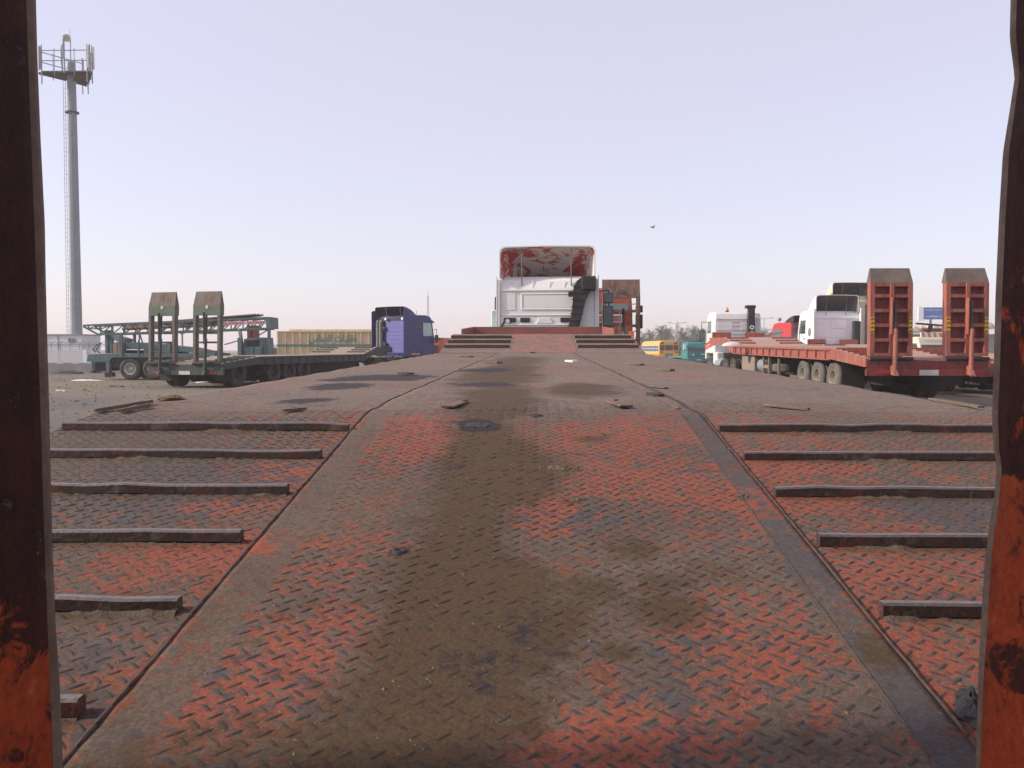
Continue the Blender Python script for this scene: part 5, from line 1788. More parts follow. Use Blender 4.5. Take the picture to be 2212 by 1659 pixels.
# ================================================================== telecom tower
def tower():
    d = 61.0
    b = at(166, 755, d)
    t = thing('telecom_tower', 'tall grey telecom monopole with triangular antenna platform', 'tower', (b.x, d, 0))
    zp = at(152, 163, d).z
    px = 0.0
    zs = [0, zp * 0.45, zp - 2.6]
    rr = [0.415, 0.36, 0.315]
    for i in range(2):
        mb = MB()
        n = 12
        q = [(rr[i + j] * math.cos(2 * math.pi * (k + 0.5) / n), rr[i + j] * math.sin(2 * math.pi * (k + 0.5) / n), zs[i + j]) for j in (0, 1) for k in range(n)]
        mb.add(q, [(k, (k + 1) % n, n + (k + 1) % n, n + k) for k in range(n)])
        mb.build('shaft', M['galv'], t)
    mb = MB()
    n = 12
    q = [(r_ * math.cos(2 * math.pi * (k + 0.5) / n), r_ * math.sin(2 * math.pi * (k + 0.5) / n), z) for r_, z in ((0.315, zp - 2.6), (0.29, zp + 0.9)) for k in range(n)]
    mb.add(q, [(k, (k + 1) % n, n + (k + 1) % n, n + k) for k in range(n)] + [tuple(range(n, 2 * n))])
    mb.build('shaft', M['galv'], t)
    MB().cyl((0, 0, zp - 2.64), (0, 0, zp - 2.56), 0.47, n=16).build('flange', M['galv_dark'], t)
    rad = 2.2
    ang = [R(204), R(336), R(90)]
    cor = [(rad * math.cos(a), rad * math.sin(a)) for a in ang]
    # open triangular grating platform with clipped corners
    pts = []
    for i in range(3):
        a, b2 = cor[i], cor[(i + 1) % 3]
        for u in (0.10, 0.90):
            pts.append((a[0] + (b2[0] - a[0]) * u, a[1] + (b2[1] - a[1]) * u))
    mb = MB()
    mb.prismz(pts, zp - 0.05, zp + 0.05)
    plat = mb.build('platform', M['galv_dark'], t)
    for i in range(3):
        MB().bar((cor[i][0] * 0.15, cor[i][1] * 0.15, zp - 0.35), (cor[i][0] * 0.93, cor[i][1] * 0.93, zp - 0.08), 0.10, 0.16).build('bracket', M['galv_dark'], plat)
        a, b2 = pts[2 * i], pts[2 * i + 1]
        for zz in (0.75, 1.45):
            MB().bar((a[0], a[1], zp + zz), (b2[0], b2[1], zp + zz), 0.05).build('guard_rail', M['galv'], t)
    for i in range(6):
        a = pts[i]
        MB().cyl((a[0], a[1], zp - 0.75), (a[0], a[1], zp + 1.85), 0.04, n=8).build('mast_pole', M['galv'], t)
        b2 = pts[i]
        o = (a[0] * 1.07, a[1] * 1.07)
        MB().box(o[0] - 0.055, o[0] + 0.055, o[1] - 0.05, o[1] + 0.05, zp + 0.2, zp + 1.75).build('antenna_panel', M['antenna'] if i % 3 else M['galv'], t, bevel=0.02)
        m_ = (a[0] * 0.5 + pts[(i + 1) % 6][0] * 0.5, a[1] * 0.5 + pts[(i + 1) % 6][1] * 0.5)
        if i % 2 == 0:
            MB().cyl((m_[0], m_[1], zp - 0.1), (m_[0], m_[1], zp + 2.4), 0.05, n=8).build('mast_pole', M['galv'], t)
            MB().box(m_[0] - 0.05, m_[0] + 0.05, m_[1] - 0.1, m_[1] + 0.02, zp + 0.9, zp + 2.2).build('antenna_panel', M['galv'], t, bevel=0.02)
    for i in range(3):
        a, b2 = pts[2 * i], pts[2 * i + 1]
        for u in (0.28, 0.72):
            xx, yy = a[0] + (b2[0] - a[0]) * u, a[1] + (b2[1] - a[1]) * u
            MB().cyl((xx, yy, zp - 0.3), (xx, yy, zp + 1.6), 0.028, n=6).build('mast_pole', M['galv'], t)
    MB().cyl((0.12, -0.75, zp + 2.35), (0.0, -0.55, zp + 2.45), 0.27, 0.20, 16).build('dish', M['antenna'], t, bevel=0.03)
    MB().cyl((0.22, -0.45, zp + 0.9), (0.22, -0.45, zp + 2.45), 0.035, n=8).build('mast_pole', M['galv'], t)
    MB().cyl((-0.1, 0.1, zp + 0.9), (-0.1, 0.1, zp + 3.3), 0.014, n=6).build('lightning_rod', M['galv'], t)
    lx = -0.62
    mb = MB()
    for y in (-0.18, 0.10):
        mb.tube([(lx + 0.02, y, 1.0), (lx + 0.12, y, zp - 0.2)], 0.015, 5)
    lad = mb.build('ladder', M['galv'], t)
    mb = MB()
    for k in range(60):
        z = 1.2 + k * (zp - 1.8) / 60
        x = lx + 0.02 + 0.10 * z / zp
        mb.tube([(x, -0.18, z), (x, 0.10, z)], 0.014, 5)
        if k % 5 == 0:
            mb.tube([(x, -0.04, z), (-0.3, -0.04, z)], 0.015, 5)
    r = mb.build('ladder_rungs', M['galv'], lad)
    r['kind'] = 'stuff'


tower()


def compound():
    d = 56.5
    p0, p1 = at(96, 755, 58), at(126, 755, 58)
    t = thing('equipment_shelter', 'white equipment shelter at the foot of the telecom tower', 'shelter', (p1.x, 58, 0), 0)
    w0 = at(60, 755, 58).x - p1.x
    w1 = at(176, 755, 58).x - p1.x
    zt = at(126, 724, 58).z
    MB().box(w0, w1, 0, 2.6, 0, zt).build('wall', M['shelter'], t)
    MB().box(w0 - 0.05, w1 + 0.05, -0.06, 2.7, zt, zt + 0.07).build('roof', M['galv'], t)
    rect(t, 'vent', w1 - 0.9, w1 - 0.4, -0.03, 0.0, zt - 0.5, zt - 0.2, M['hose'])
    rect(t, 'joint_strip', -0.03, 0.03, -0.02, 0, 0, zt, M['hose'])
    # picket fence with wire and rails
    x0, x1 = at(70, 755, d).x, at(232, 755, d).x
    zf = at(150, 756, d).z
    f = thing('picket_fence', 'pale grey steel picket fence with wire strands before the shelter', 'fence', ((x0 + x1) / 2, d, 0))
    h = (x1 - x0) / 2
    n = 62
    me = MB().box(-0.022, 0.022, -0.012, 0.012, 0.3, zf).mesh('picket', M['shelter'])
    for k in range(n):
        linked('picket', me, f, (-h + 2 * h * k / (n - 1), 0, 0))
    for z in (0.55, zf - 0.15):
        MB().box(-h, h, 0.014, 0.05, z, z + 0.05).build('rail', M['shelter'], f)
    rect(f, 'gate_post', 0.9, 1.15, -0.05, 0.05, 0, zf + 0.02, M['bright_white'])
    for z in (at(150, 744, d).z, at(150, 747.5, d).z):
        MB().cyl((-h, 0.03, z), (h, 0.03, z), 0.022, n=6).build('wire_rail', M['teal'], f)
    mb = MB()
    for k in range(9):
        x = -h + 2 * h * k / 8
        mb.tube([(x, 0.03, zf), (x, 0.03, at(150, 743, d).z), (x + 0.2, -0.15, at(150, 739, d).z)], 0.018, 5)
    mb.build('fence_post', M['galv'], f)
    for z in (at(150, 741, d).z, at(150, 739, d).z):
        pts = [(-h + 2 * h * k / 60, -0.1 + 0.06 * (k % 2), z + 0.05 * math.sin(k * 1.1)) for k in range(61)]
        MB().tube(pts, 0.01, 4).build('barbed_wire', M['galv'], f)
    # low wall with a scalloped top
    dw = 52.5
    x0, x1 = at(60, 755, dw).x, at(330, 755, dw).x
    zt = at(150, 786, dw).z
    L_ = x1 - x0
    prof = [(0, 0)]
    m = 80
    for k in range(m + 1):
        x = L_ * k / m
        prof.append((x, zt + 0.10 * abs(math.sin(x * math.pi / 0.98)) - 0.03))
    prof.append((L_, 0))
    w = thing('boundary_wall', 'low grey concrete wall with a scalloped top along the yard edge', 'wall', (x0, dw, 0))
    MB().prismy(prof, 0, 0.25).build('wall_body', M['concrete'], w)
    return


compound()


# ================================================================== small vehicles and machines behind the deck
def orange_machine():
    d = 58.0
    p = at(932, 755, d)
    t = thing('orange_excavator', 'orange excavator rear with louvred engine cover beyond the blue cab', 'excavator', (p.x, d, 0), 10)
    b = MB().prismz([(-0.75, 0), (0.55, 0), (0.75, 0.35), (0.75, 2.4), (-0.75, 2.4)], 0.75, 2.25).build('engine_cover', M['orange'], t, bevel=0.05)
    for k in range(6):
        rect(t, 'louvre', -0.62, 0.05, -0.03, 0.0, 1.0 + 0.16 * k, 1.09 + 0.16 * k, M['stripe_red'], 0, b)
    rect(t, 'radiator_grille', 0.12, 0.50, -0.03, 0, 0.95, 1.75, M['black'], 0.01, b)
    rect(t, 'handrail', -0.7, 0.6, -0.02, 0.04, 2.12, 2.24, M['dark'], 0, b)
    MB().prism([(0.3, 0.55), (3.6, 0.55), (4.2, 0.9), (4.1, 1.2), (0.6, 1.0)], 0.95, 1.15).prism([(0.3, 0.55), (3.6, 0.55), (4.2, 0.9), (4.1, 1.2), (0.6, 1.0)], -1.1, -0.9).build('track_frame', M['orange'], t)
    for s in (-1, 1):
        MB().prism([(0.0, 0.3), (0.3, 0.0), (3.2, 0.0), (3.5, 0.3), (3.2, 0.75), (0.3, 0.75)], *sorted((s * 0.75, s * 1.3))).build('track', M['dark'], t, bevel=0.05)
    p = at(958, 755, 66)
    u = thing('white_pickup', 'white pickup roof showing just left of the trailer gooseneck', 'pickup', (p.x, 66, 0), 35)
    MB().prism([(-2.3, 0.5), (-2.3, 1.05), (-0.7, 1.10), (-0.5, 1.75), (0.9, 1.78), (1.5, 1.15), (2.5, 1.0), (2.6, 0.5)], -0.85, 0.85, 0.05, 0.5).build('body', M['bright_white'], u, bevel=0.05)
    for s in (-1, 1):
        side_panel(u, 'window', s, 1.7, 0.05, 0.5, [(-0.4, 1.2), (-0.3, 1.65), (0.8, 1.66), (1.25, 1.2)], M['glass'], 0.01)
        for y in (-1.5, 1.6):
            wheel(u, s * 0.75, y, 0.37, 0.37, 0.24, False, s, 'rim')


orange_machine()


def bus():
    d = 108.0
    p = at(1445, 755, d)
    t = thing('school_bus', 'yellow school bus seen from behind right of the orange trailer', 'bus', (p.x, d, -0.35), -5)
    W, zr = 2.45, 2.95
    prof = [(-W / 2, 0.75), (-W / 2, 2.45), (-W / 2 + 0.10, 2.72), (-W / 2 + 0.4, 2.90), (0, zr), (W / 2 - 0.4, 2.90), (W / 2 - 0.10, 2.72), (W / 2, 2.45), (W / 2, 0.75)]
    MB().prismy(prof, 0, 10.5).build('body', M['yellow'], t, bevel=0.03)
    for x0, x1, z0, z1 in ((-1.10, -0.62, 1.75, 2.30), (-0.42, 0.42, 1.75, 2.30), (0.62, 1.10, 1.75, 2.30)):
        f = rect(t, 'rear_window', x0, x1, -0.03, 0.0, z0, z1, M['glass'])
        rect(t, 'frame', x0 - 0.05, x1 + 0.05, -0.02, 0.0, z0 - 0.05, z1 + 0.05, M['black'], 0, f)
    rect(t, 'header_panel', -0.55, 0.55, -0.03, 0, 2.45, 2.75, M['tan'])
    for s in (-1, 1):
        rect(t, 'warning_lamp', *sorted((s * 0.65, s * 1.08)), -0.03, 0, 2.48, 2.72, M['lamp_red'])
        rect(t, 'tail_lamp', *sorted((s * 0.78, s * 1.12)), -0.04, 0, 1.42, 1.55, M['black'])
        MB().box(*sorted((s * (W / 2), s * (W / 2 + 0.02))), 0.3, 10.2, 1.45, 2.38).build('window_band', M['dull_white'], t)
        for k in range(9):
            y = 0.45 + k * 1.08
            rect(t, 'side_window', *sorted((s * (W / 2 + 0.021), s * (W / 2 + 0.035))), y, y + 0.9, 1.55, 1.90, M['glass'])
            rect(t, 'side_window', *sorted((s * (W / 2 + 0.021), s * (W / 2 + 0.035))), y, y + 0.9, 1.95, 2.30, M['glass'])
        rect(t, 'rub_rail', *sorted((s * (W / 2), s * (W / 2 + 0.03))), 0.1, 10.4, 1.10, 1.16, M['black'])
        for y in (2.6, 8.4):
            wheel(t, s * 0.98, y, 0.48, 0.48, 0.3, False, s)
    rect(t, 'rear_door', -0.45, 0.45, -0.025, 0, 0.85, 1.35, M['hose'])
    rect(t, 'bumper', -1.2, 1.2, -0.15, 0.0, 0.55, 0.78, M['black'])
    # teal lorry facing the camera
    d = 90.0
    p = at(1503, 755, d)
    v = thing('teal_lorry', 'teal lorry facing the camera between the school bus and striped white cab', 'truck', (p.x, d + 2.0, -0.30), 172)
    W, zb, zr = 2.40, 0.75, 2.52
    cab(v, W, 2.0, zb, zr, 'teal_truck', 0.02, 'glass')
    cab_front(v, W, 2.0, 0.02, zb, zr, 'teal_truck', 'glass', 'teal_truck')
    rect(v, 'roof_hatch', -0.5, 0.4, 0.6, 1.3, zr + 0.03, zr + 0.12, M['dark'], 0.02)
    rect(v, 'name_strip', -0.85, -0.25, 2.07, 2.085, 1.22, 1.30, M['bright_white'])
    MB().cyl((0.55, 2.06, 1.20), (0.55, 2.09, 1.20), 0.11).build('round_badge', M['dull_white'], v)
    MB().cyl((1.02, 2.02, 2.0), (1.02, 2.05, 2.0), 0.12).build('round_sticker', M['lamp_red'], v)
    mirror_set(v, 1.18, 1.9, 2.15, 1, ('bright_white', 'mirror'), two=False, scale=1.2)
    mirror_set(v, -1.18, 1.9, 2.0, -1, two=False)
    rect(v, 'flat_bed', -1.15, 1.15, -5.0, -0.15, 0.86, 1.0, M['teal_truck'], 0.02)
    chassis(v, -5.0, 1.8, 0.75, 0.46, (-3.2,), 0.9)


bus()


def right_far():
    # blue pickup beside the red cab
    p = at(1706, 755, 58)
    t = thing('blue_pickup', 'dark blue pickup low in front of the red tractor unit', 'pickup', (p.x, 56, 0.75), -30)
    MB().prism([(-2.2, 0.4), (-2.2, 0.95), (-0.7, 1.0), (-0.5, 1.5), (0.8, 1.52), (1.4, 1.0), (2.3, 0.9), (2.4, 0.4)], -0.8, 0.8, 0.04, 0.4).build('body', M['blue'], t, bevel=0.05)
    for s in (-1, 1):
        side_panel(t, 'window', s, 1.6, 0.04, 0.4, [(-0.35, 1.03), (-0.28, 1.42), (0.7, 1.43), (1.1, 1.03)], M['glass'], 0.01)
        for y in (-1.4, 1.5):
            wheel(t, s * 0.72, y, 0.36, 0.36, 0.22, False, s)
    MB().prismz([(p.x - 4, 53), (p.x + 4, 53), (p.x + 4, 60), (p.x - 4, 60)], -0.1, 0.75)
    # ambulance
    d = 66.0
    p = at(2040, 755, d)
    t = thing('ambulance', 'white ambulance van with red roof stripe seen between the chevron ramps', 'van', (p.x, d, 0), 175)
    MB().prism([(-3.5, 0.45), (-3.5, 2.15), (-3.3, 2.35), (0.9, 2.35), (1.25, 2.15), (1.75, 1.25), (2.4, 1.05), (2.45, 0.45)], -0.98, 0.98, 0.03, 0.45).build('body', M['bright_white'], t, bevel=0.06)
    mb = MB()
    q = [(-0.82, 1.80, 1.27), (0.82, 1.80, 1.27), (0.76, 1.38, 2.0), (-0.76, 1.38, 2.0)]
    mb.add(q + [(x, y + 0.03, z + 0.01) for x, y, z in q], [(0, 1, 2, 3), (7, 6, 5, 4), (0, 4, 5, 1), (1, 5, 6, 2), (2, 6, 7, 3), (3, 7, 4, 0)])
    mb.build('windscreen', M['glass_green'], t)
    rect(t, 'stripe', -0.93, 0.93, 1.25, 1.36, 2.06, 2.12, M['stripe_red'])
    for s in (-1, 1):
        side_panel(t, 'stripe', s, 1.96, 0.03, 0.45, [(-3.4, 2.04), (-3.4, 2.10), (1.2, 2.10), (1.22, 2.04)], M['stripe_red'], 0.01)
        for y in (-2.6, 1.6):
            wheel(t, s * 0.88, y, 0.36, 0.36, 0.22, False, s)
    # barrier lorry
    d = 62.0
    p = at(1986, 755, d)
    t = thing('barrier_lorry', 'white lorry cab with orange and white striped board between the ramps', 'truck', (p.x, d, 0), 172)
    cab(t, 2.3, 1.9, 0.8, 2.30, 'cream', 0.02)
    cab_front(t, 2.3, 1.9, 0.02, 0.8, 2.30, 'cream')
    bd = rect(t, 'striped_board', -1.0, 1.0, 1.70, 1.78, 2.28, 2.62, M['bright_white'])
    for k in range(5):
        MB().prismy([(-1.0 + 0.42 * k, 2.29), (-0.82 + 0.42 * k, 2.29), (-0.72 + 0.42 * k, 2.61), (-0.90 + 0.42 * k, 2.61)], 1.782, 1.79).build('board_stripe', M['lamp_amber'], bd)
    MB().bar((-1.2, 1.2, 3.1), (1.0, 1.2, 3.25), 0.22, 0.12).bar((0.2, 1.2, 2.4), (-0.1, 1.2, 3.15), 0.2).build('boom_arm', M['dark'], t)
    rect(t, 'light_bar', -0.9, 0.5, 0.9, 1.2, 2.68, 2.92, M['red_dark'], 0.03)
    chassis(t, -4.0, 1.7, 0.75, 0.46, (-2.6,), 0.8)
    # yellow skip on the ground beyond the red deck
    d = 45.0
    p = at(2045, 755, d)
    t = thing('yellow_skip', 'yellow steel skip with slanting end beyond the red deck', 'skip', (p.x, d, 0), 0)
    MB().prismy([(-1.35, 1.22), (-0.75, 0.3), (2.2, 0.3), (2.6, 1.22)], 0, 1.6).build('skip_body', M['yellow_bin'], t)
    MB().box(-1.42, 2.68, -0.06, 1.66, 1.222, 1.29).build('skip_rim', M['yellow_bin'], t)
    for x in (-0.6, 1.9):
        MB().box(x - 0.1, x + 0.1, 0.2, 1.4, 0, 0.298).build('skip_foot', M['dark'], t)
    # flyover
    d = 165.0
    x0, x1 = at(1955, 755, d).x, at(2330, 755, d).x
    t = thing('flyover_bridge', 'pale concrete flyover bridge with toothed parapet beyond the chevron ramps', 'bridge', ((x0 + x1) / 2, d, 0), 0)
    h = (x1 - x0) / 2
    z1, z0 = at(2020, 700, d).z, at(2020, 716, d).z
    mb = MB()
    mb.add([(-h, 0, z0 - 0.5), (h, 0, z0 + 1.3), (h, 0, z1 + 1.0), (-h, 0, z1 - 0.7), (-h, 9, z0 - 0.5), (h, 9, z0 + 1.3), (h, 9, z1 + 1.0), (-h, 9, z1 - 0.7)],
           [(0, 1, 2, 3), (7, 6, 5, 4), (0, 4, 5, 1), (1, 5, 6, 2), (2, 6, 7, 3), (3, 7, 4, 0)])
    mb.build('bridge_deck', M['cream'], t)
    for k in range(26):
        x = -h + 2 * h * (k + 0.5) / 26
        u = (x + h) / (2 * h)
        za = z1 - 0.7 + 1.7 * u
        rect(t, 'parapet_block', x - 0.35, x + 0.28, -0.3, 0.3, za - 0.75, za + 0.15, M['cream'])
    MB().box(-h, h, 3.0, 7.5, 0, z0 - 0.45).build('abutment', M['concrete'], t)
    # billboard on the flyover
    d = 150.0
    a, b = at(1996, 664, d), at(2064, 690, d)
    t = thing('billboard', 'blue billboard with white lettering on posts above the flyover', 'billboard', (a.x, d, 0), 0)
    w = b.x - a.x
    pn = MB().box(0, w, 0, 0.25, b.z, a.z).build('panel', M['sign_blue'], t)
    rect(t, 'frame', -0.95, -0.05, -0.05, 0.3, b.z - 0.2, a.z + 0.05, M['bright_white'], 0, pn)
    rs = random.Random(3)
    for zz, hh, xa, xb in ((a.z - 0.50, 0.16, 0.25, w * 0.78), (b.z + 0.42, 0.24, 0.3, w * 0.42), (b.z + 0.50, 0.12, w * 0.5, w * 0.86), (b.z + 0.30, 0.08, w * 0.5, w * 0.84)):
        x = xa
        mb = MB()
        while x < xb:
            l = rs.uniform(0.10, 0.32)
            mb.box(x, x + l, -0.02, 0.0, zz, zz + hh * 0.45)
            if rs.random() < 0.6:
                mb.box(x + l * 0.6, x + l * 0.6 + 0.07, -0.024, -0.021, zz, zz + hh * rs.uniform(0.8, 1.5))
            x += l + rs.uniform(0.02, 0.14)
        mb.build('lettering', M['bright_white'], pn)
    for x in (w * 0.25, w * 0.75):
        MB().cyl((x, 0.4, 0), (x, 0.4, b.z + 1), 0.2).build('post', M['galv'], t)


right_far()


# ================================================================== palms, far buildings, masts
def palm(px, d, top_py, label, spread=1.0, seed=0, bushy=False):
    rs = random.Random(seed)
    p = at(px, 755, d)
    zt = at(px, top_py, d).z
    t = thing('palm_tree', label, 'palm tree', (p.x, d, -0.4), 0, 'palms along the far road')
    hgt = zt - 0.6 + 0.4
    lean = rs.uniform(-0.4, 0.4)
    mb = MB()
    pts = [(lean * (u ** 2), 0, hgt * u) for u in [i / 8 for i in range(9)]]
    for i in range(8):
        r0 = 0.30 - 0.012 * i
        mb.cyl(pts[i], pts[i + 1], r0 + 0.04, r0 - 0.01, 9, False)
    mb.build('trunk', M['trunk'], t)
    c = Vector(pts[-1])
    mb = MB()
    for k in range(54 if not bushy else 80):
        az = rs.uniform(0, 2 * math.pi)
        el = rs.uniform(-0.9, 1.35)
        ln = (rs.uniform(1.7, 2.8) if not bushy else rs.uniform(1.6, 3.2)) * spread
        d0 = Vector((math.cos(az) * math.cos(el), math.sin(az) * math.cos(el), math.sin(el)))
        q = [c.copy()]
        for i in range(5):
            u = (i + 1) / 5
            q.append(c + d0 * ln * u + Vector((0, 0, -0.55 * ln * u * u * (0.4 + math.cos(el)))))
        side = d0.cross(Vector((0, 0, 1)))
        side = side.normalized() if side.length > 0.05 else Vector((1, 0, 0))
        for i in range(5):                              # leaflets hang both sides of the midrib
            for s in (-1, 1):
                for m_ in (0.15, 0.6):
                    a = q[i].lerp(q[i + 1], m_)
                    b = q[i].lerp(q[i + 1], min(1, m_ + 0.3))
                    w = 0.45 * spread * math.sin(math.pi * min(0.95, (i + 0.8) / 5.6))
                    tip = a.lerp(b, 0.7) + side * s * w + Vector((0, 0, -0.18 - 0.12 * rs.random())) + (q[i + 1] - q[i]).normalized() * 0.22
                    mb.add([a, b, tip], [(0, 1, 2)])
    cr = mb.build('crown', M['frond'], t)
    cr['kind'] = 'stuff'
    return t


PALMS = [(1385, 726, 'short palm just left above the bus roof'), (1408, 722, 'second palm from the left above the bus roof'), (1424, 715, 'tall slim palm above the bus roof'), (1441, 712, 'broad shaggy palm above the rear of the bus'),
         (1478, 722, 'low palm above the teal lorry, left one'), (1497, 716, 'upright palm above the teal lorry roof'), (1510, 714, 'thin palm left of the striped cab mirror'), (1524, 718, 'palm behind the striped cab mirror'),
         (1654, 720, 'small palm between striped white cab and red cab, left one'), (1672, 716, 'larger palm just left of the red cab')]
for i, (px, py, lb) in enumerate(PALMS):
    palm(px, 190 + 9 * (i % 4), py, lb, 1.0 + 0.25 * (i % 3), i, i in (3, 4, 9))


def shrub_row():
    rs = random.Random(9)
    mb = MB()
    for k in range(2600):
        px = rs.uniform(1375, 1545) if rs.random() < 0.75 else rs.uniform(1640, 1700)
        d = rs.uniform(205, 222)
        p = at(px, 755, d)
        top = 2.6 + 1.6 * (0.5 + 0.5 * math.sin(px * 0.13)) * (0.6 + 0.4 * math.sin(px * 0.047))
        z = rs.uniform(0, 1) ** 0.7 * top
        s = rs.uniform(0.25, 0.6)
        a, b = rs.uniform(0, 6.28), rs.uniform(-1, 1)
        u = Vector((math.cos(a), math.sin(a), b)) * s
        v = Vector((-math.sin(a) * b, math.cos(a), 0.8)) * s * 0.6
        c = Vector((p.x, d, z))
        mb.add([c - u, c + v, c + u, c - v], [(0, 1, 2, 3)])
    o = mb.build('shrubbery', M['frond'])
    tag(o, 'dusty green shrubs massed along the far road', 'shrubs', kind='stuff')


shrub_row()


def building(px0, px1, top, d, label, mat, storeys, cols, extra=None):
    x0, x1 = at(px0, 755, d).x, at(px1, 755, d).x
    zt = at(px0, top, d).z
    t = thing('building', label, 'building', ((x0 + x1) / 2, d, -0.3), 0, 'pale buildings on the hazy skyline')
    h = (x1 - x0) / 2
    MB().box(-h, h, 0, 18, 0, zt).build('wall', M[mat], t)
    MB().box(-h - 0.3, h + 0.3, -0.3, 18.3, zt, zt + 0.6).build('roof', M[mat], t)
    me = MB().box(-0.9, 0.9, -0.12, 0.0, 0, 1.6).mesh('window', M['glass'])
    for r in range(storeys):
        for c in range(cols):
            linked('window', me, t, (-h + 2 * h * (c + 0.5) / cols, 0, zt * (r + 0.35) / storeys))
    if extra:
        for a, b, hh in extra:
            MB().box(-h + 2 * h * a, -h + 2 * h * b, 4, 12, zt + 0.6, zt + 0.6 + hh).build('roof_block', M[mat], t)
    return t


building(1388, 1412, 722, 800, 'low pale building behind the short palms', 'build_b', 3, 5)
building(1452, 1476, 711, 820, 'pale block with stepped roof tower above the bus', 'build_b', 4, 5, [(0.25, 0.75, 4.0), (0.4, 0.6, 7.5)])
building(1480, 1508, 709, 780, 'pink beige block above the teal lorry', 'build_a', 4, 6, [(0.1, 0.4, 2.2)])
building(1508, 1534, 720, 800, 'low white building right of the pink beige block', 'build_b', 2, 5)
building(1640, 1690, 722, 800, 'low pale building between striped white cab and red cab', 'build_a', 3, 8)
building(1975, 2070, 726, 300, 'long low white building under the flyover', 'build_b', 2, 10)
building(575, 605, 748, 160, 'small pale building between rig and tan tipper', 'build_b', 1, 3)


def lamp_post(px, top, d, label, arm=1):
    p = at(px, 755, d)
    z = at(px, top, d).z
    t = thing('street_lamp', label, 'street lamp', (p.x, d, 0), 0, 'street lamps on the far road')
    MB().cyl((0, 0, -0.3), (0, 0, z), 0.14, 0.08, 8).build('pole', M['galv'], t)
    MB().bar((-0.1, 0, z), (1.9 * arm, 0, z + 0.2), 0.10).bar((0.1, 0, z), (-1.9 * arm, 0, z + 0.2), 0.10).build('arm', M['galv'], t)
    for s in (-1, 1):
        MB().box(*sorted((s * 1.5, s * 2.5)), -0.15, 0.15, z + 0.15, z + 0.32).build('lamp_head', M['galv'], t)


lamp_post(1462, 699, 230, 'thin street lamp rising above the teal lorry')
lamp_post(1650, 689, 230, 'thin street lamp between striped white cab and red cab')
lamp_post(1697, 706, 300, 'thin street lamp just left of the red cab')


def lattice_mast():
    d = 260.0
    p = at(925, 755, d)
    z = at(925, 628, d).z
    t = thing('radio_mast', 'thin lattice radio mast in the haze above the blue cab', 'mast', (p.x, d, 0))
    for a in range(3):
        u = R(120 * a)
        MB().cyl((0.35 * math.cos(u), 0.35 * math.sin(u), 0), (0.2 * math.cos(u), 0.2 * math.sin(u), z * 0.92), 0.06, n=5).build('leg', M['galv'], t)
    n = 26
    for k in range(n):
        a, b = z * 0.92 * k / n, z * 0.92 * (k + 1) / n
        MB().bar((-0.3, 0.2, a), (0.3, 0.2, b), 0.05).bar((0.3, -0.2, a), (-0.3, 0.2, b), 0.05).build('lacing', M['galv'], t)
    MB().cyl((0, 0, z * 0.9), (0, 0, z), 0.05, n=6).build('tip', M['galv'], t)


lattice_mast()
lp = at(607, 755, 66)
t_ = thing('slim_post', 'slim post with small lamp behind the green ramps', 'post', (at(394, 755, 60).x, 60, 0))
MB().cyl((0, 0, 0), (0, 0, at(394, 722, 60).z), 0.07, n=8).build('pole', M['galv'], t_)
MB().box(-0.12, 0.12, -0.1, 0.1, at(394, 722, 60).z, at(394, 719, 60).z + 0.1).build('lamp_head', M['galv'], t_)


def bird():
    d = 46.0
    p = at(1410, 492, d)
    o = thing('flying_bird', 'small dark bird flying alone in the sky above the white cab', 'bird', p, 60)
    mb = MB()
    rings = [(-0.16, 0.008), (-0.10, 0.028), (-0.02, 0.042), (0.06, 0.036), (0.11, 0.022), (0.14, 0.026), (0.165, 0.016), (0.19, 0.003)]
    n = 10
    q = [(r * math.cos(2 * math.pi * k / n), y, 0.9 * r * math.sin(2 * math.pi * k / n)) for y, r in rings for k in range(n)]
    F = [(i * n + k, i * n + (k + 1) % n, (i + 1) * n + (k + 1) % n, (i + 1) * n + k) for i in range(len(rings) - 1) for k in range(n)]
    F += [tuple(range(n)), tuple(range(len(q) - 1, len(q) - n - 1, -1))]
    mb.add(q, F)
    for s in (-1, 1):                                   # raised wings, thick at the root, joined to the body
        w = [(0.03, 0.08, 0.02), (0.16, 0.09, 0.11), (0.30, 0.02, 0.20), (0.28, -0.03, 0.19), (0.15, -0.05, 0.10), (0.03, -0.05, 0.02)]
        up = [(s * x, y, z) for x, y, z in w]
        dn = [(s * x, y, z - 0.012) for x, y, z in w]
        mb.add(up + dn, [(0, 1, 4, 5), (1, 2, 3, 4), (11, 10, 7, 6), (10, 9, 8, 7)] + [((i + 1) % 6, i, 6 + i, 6 + (i + 1) % 6) for i in range(6)])
    mb.add([(-0.03, -0.14, 0), (0.03, -0.14, 0), (0.05, -0.26, 0.0), (-0.05, -0.26, 0.0), (-0.03, -0.14, 0.012), (0.03, -0.14, 0.012), (0.05, -0.26, 0.008), (-0.05, -0.26, 0.008)],
           [(0, 1, 2, 3), (7, 6, 5, 4), (0, 4, 5, 1), (1, 5, 6, 2), (2, 6, 7, 3), (3, 7, 4, 0)])
    mb.v = [(0.6 * x, 0.6 * y, 0.6 * z) for x, y, z in mb.v]
    mb.build('body', M['bird'], o, smooth=True)


bird()

# ================================================================== things lying on the deck
RM = Matrix.Rotation(TILT, 3, 'X')


def deck_world(px, py, lift=0.0):
    p = deck_point(px, py)
    p = Vector((p.x, p.y, float(deck_z(p.y) + dents(np.array(p.x), np.array(p.y))) + lift))
    return CAM + RM @ p


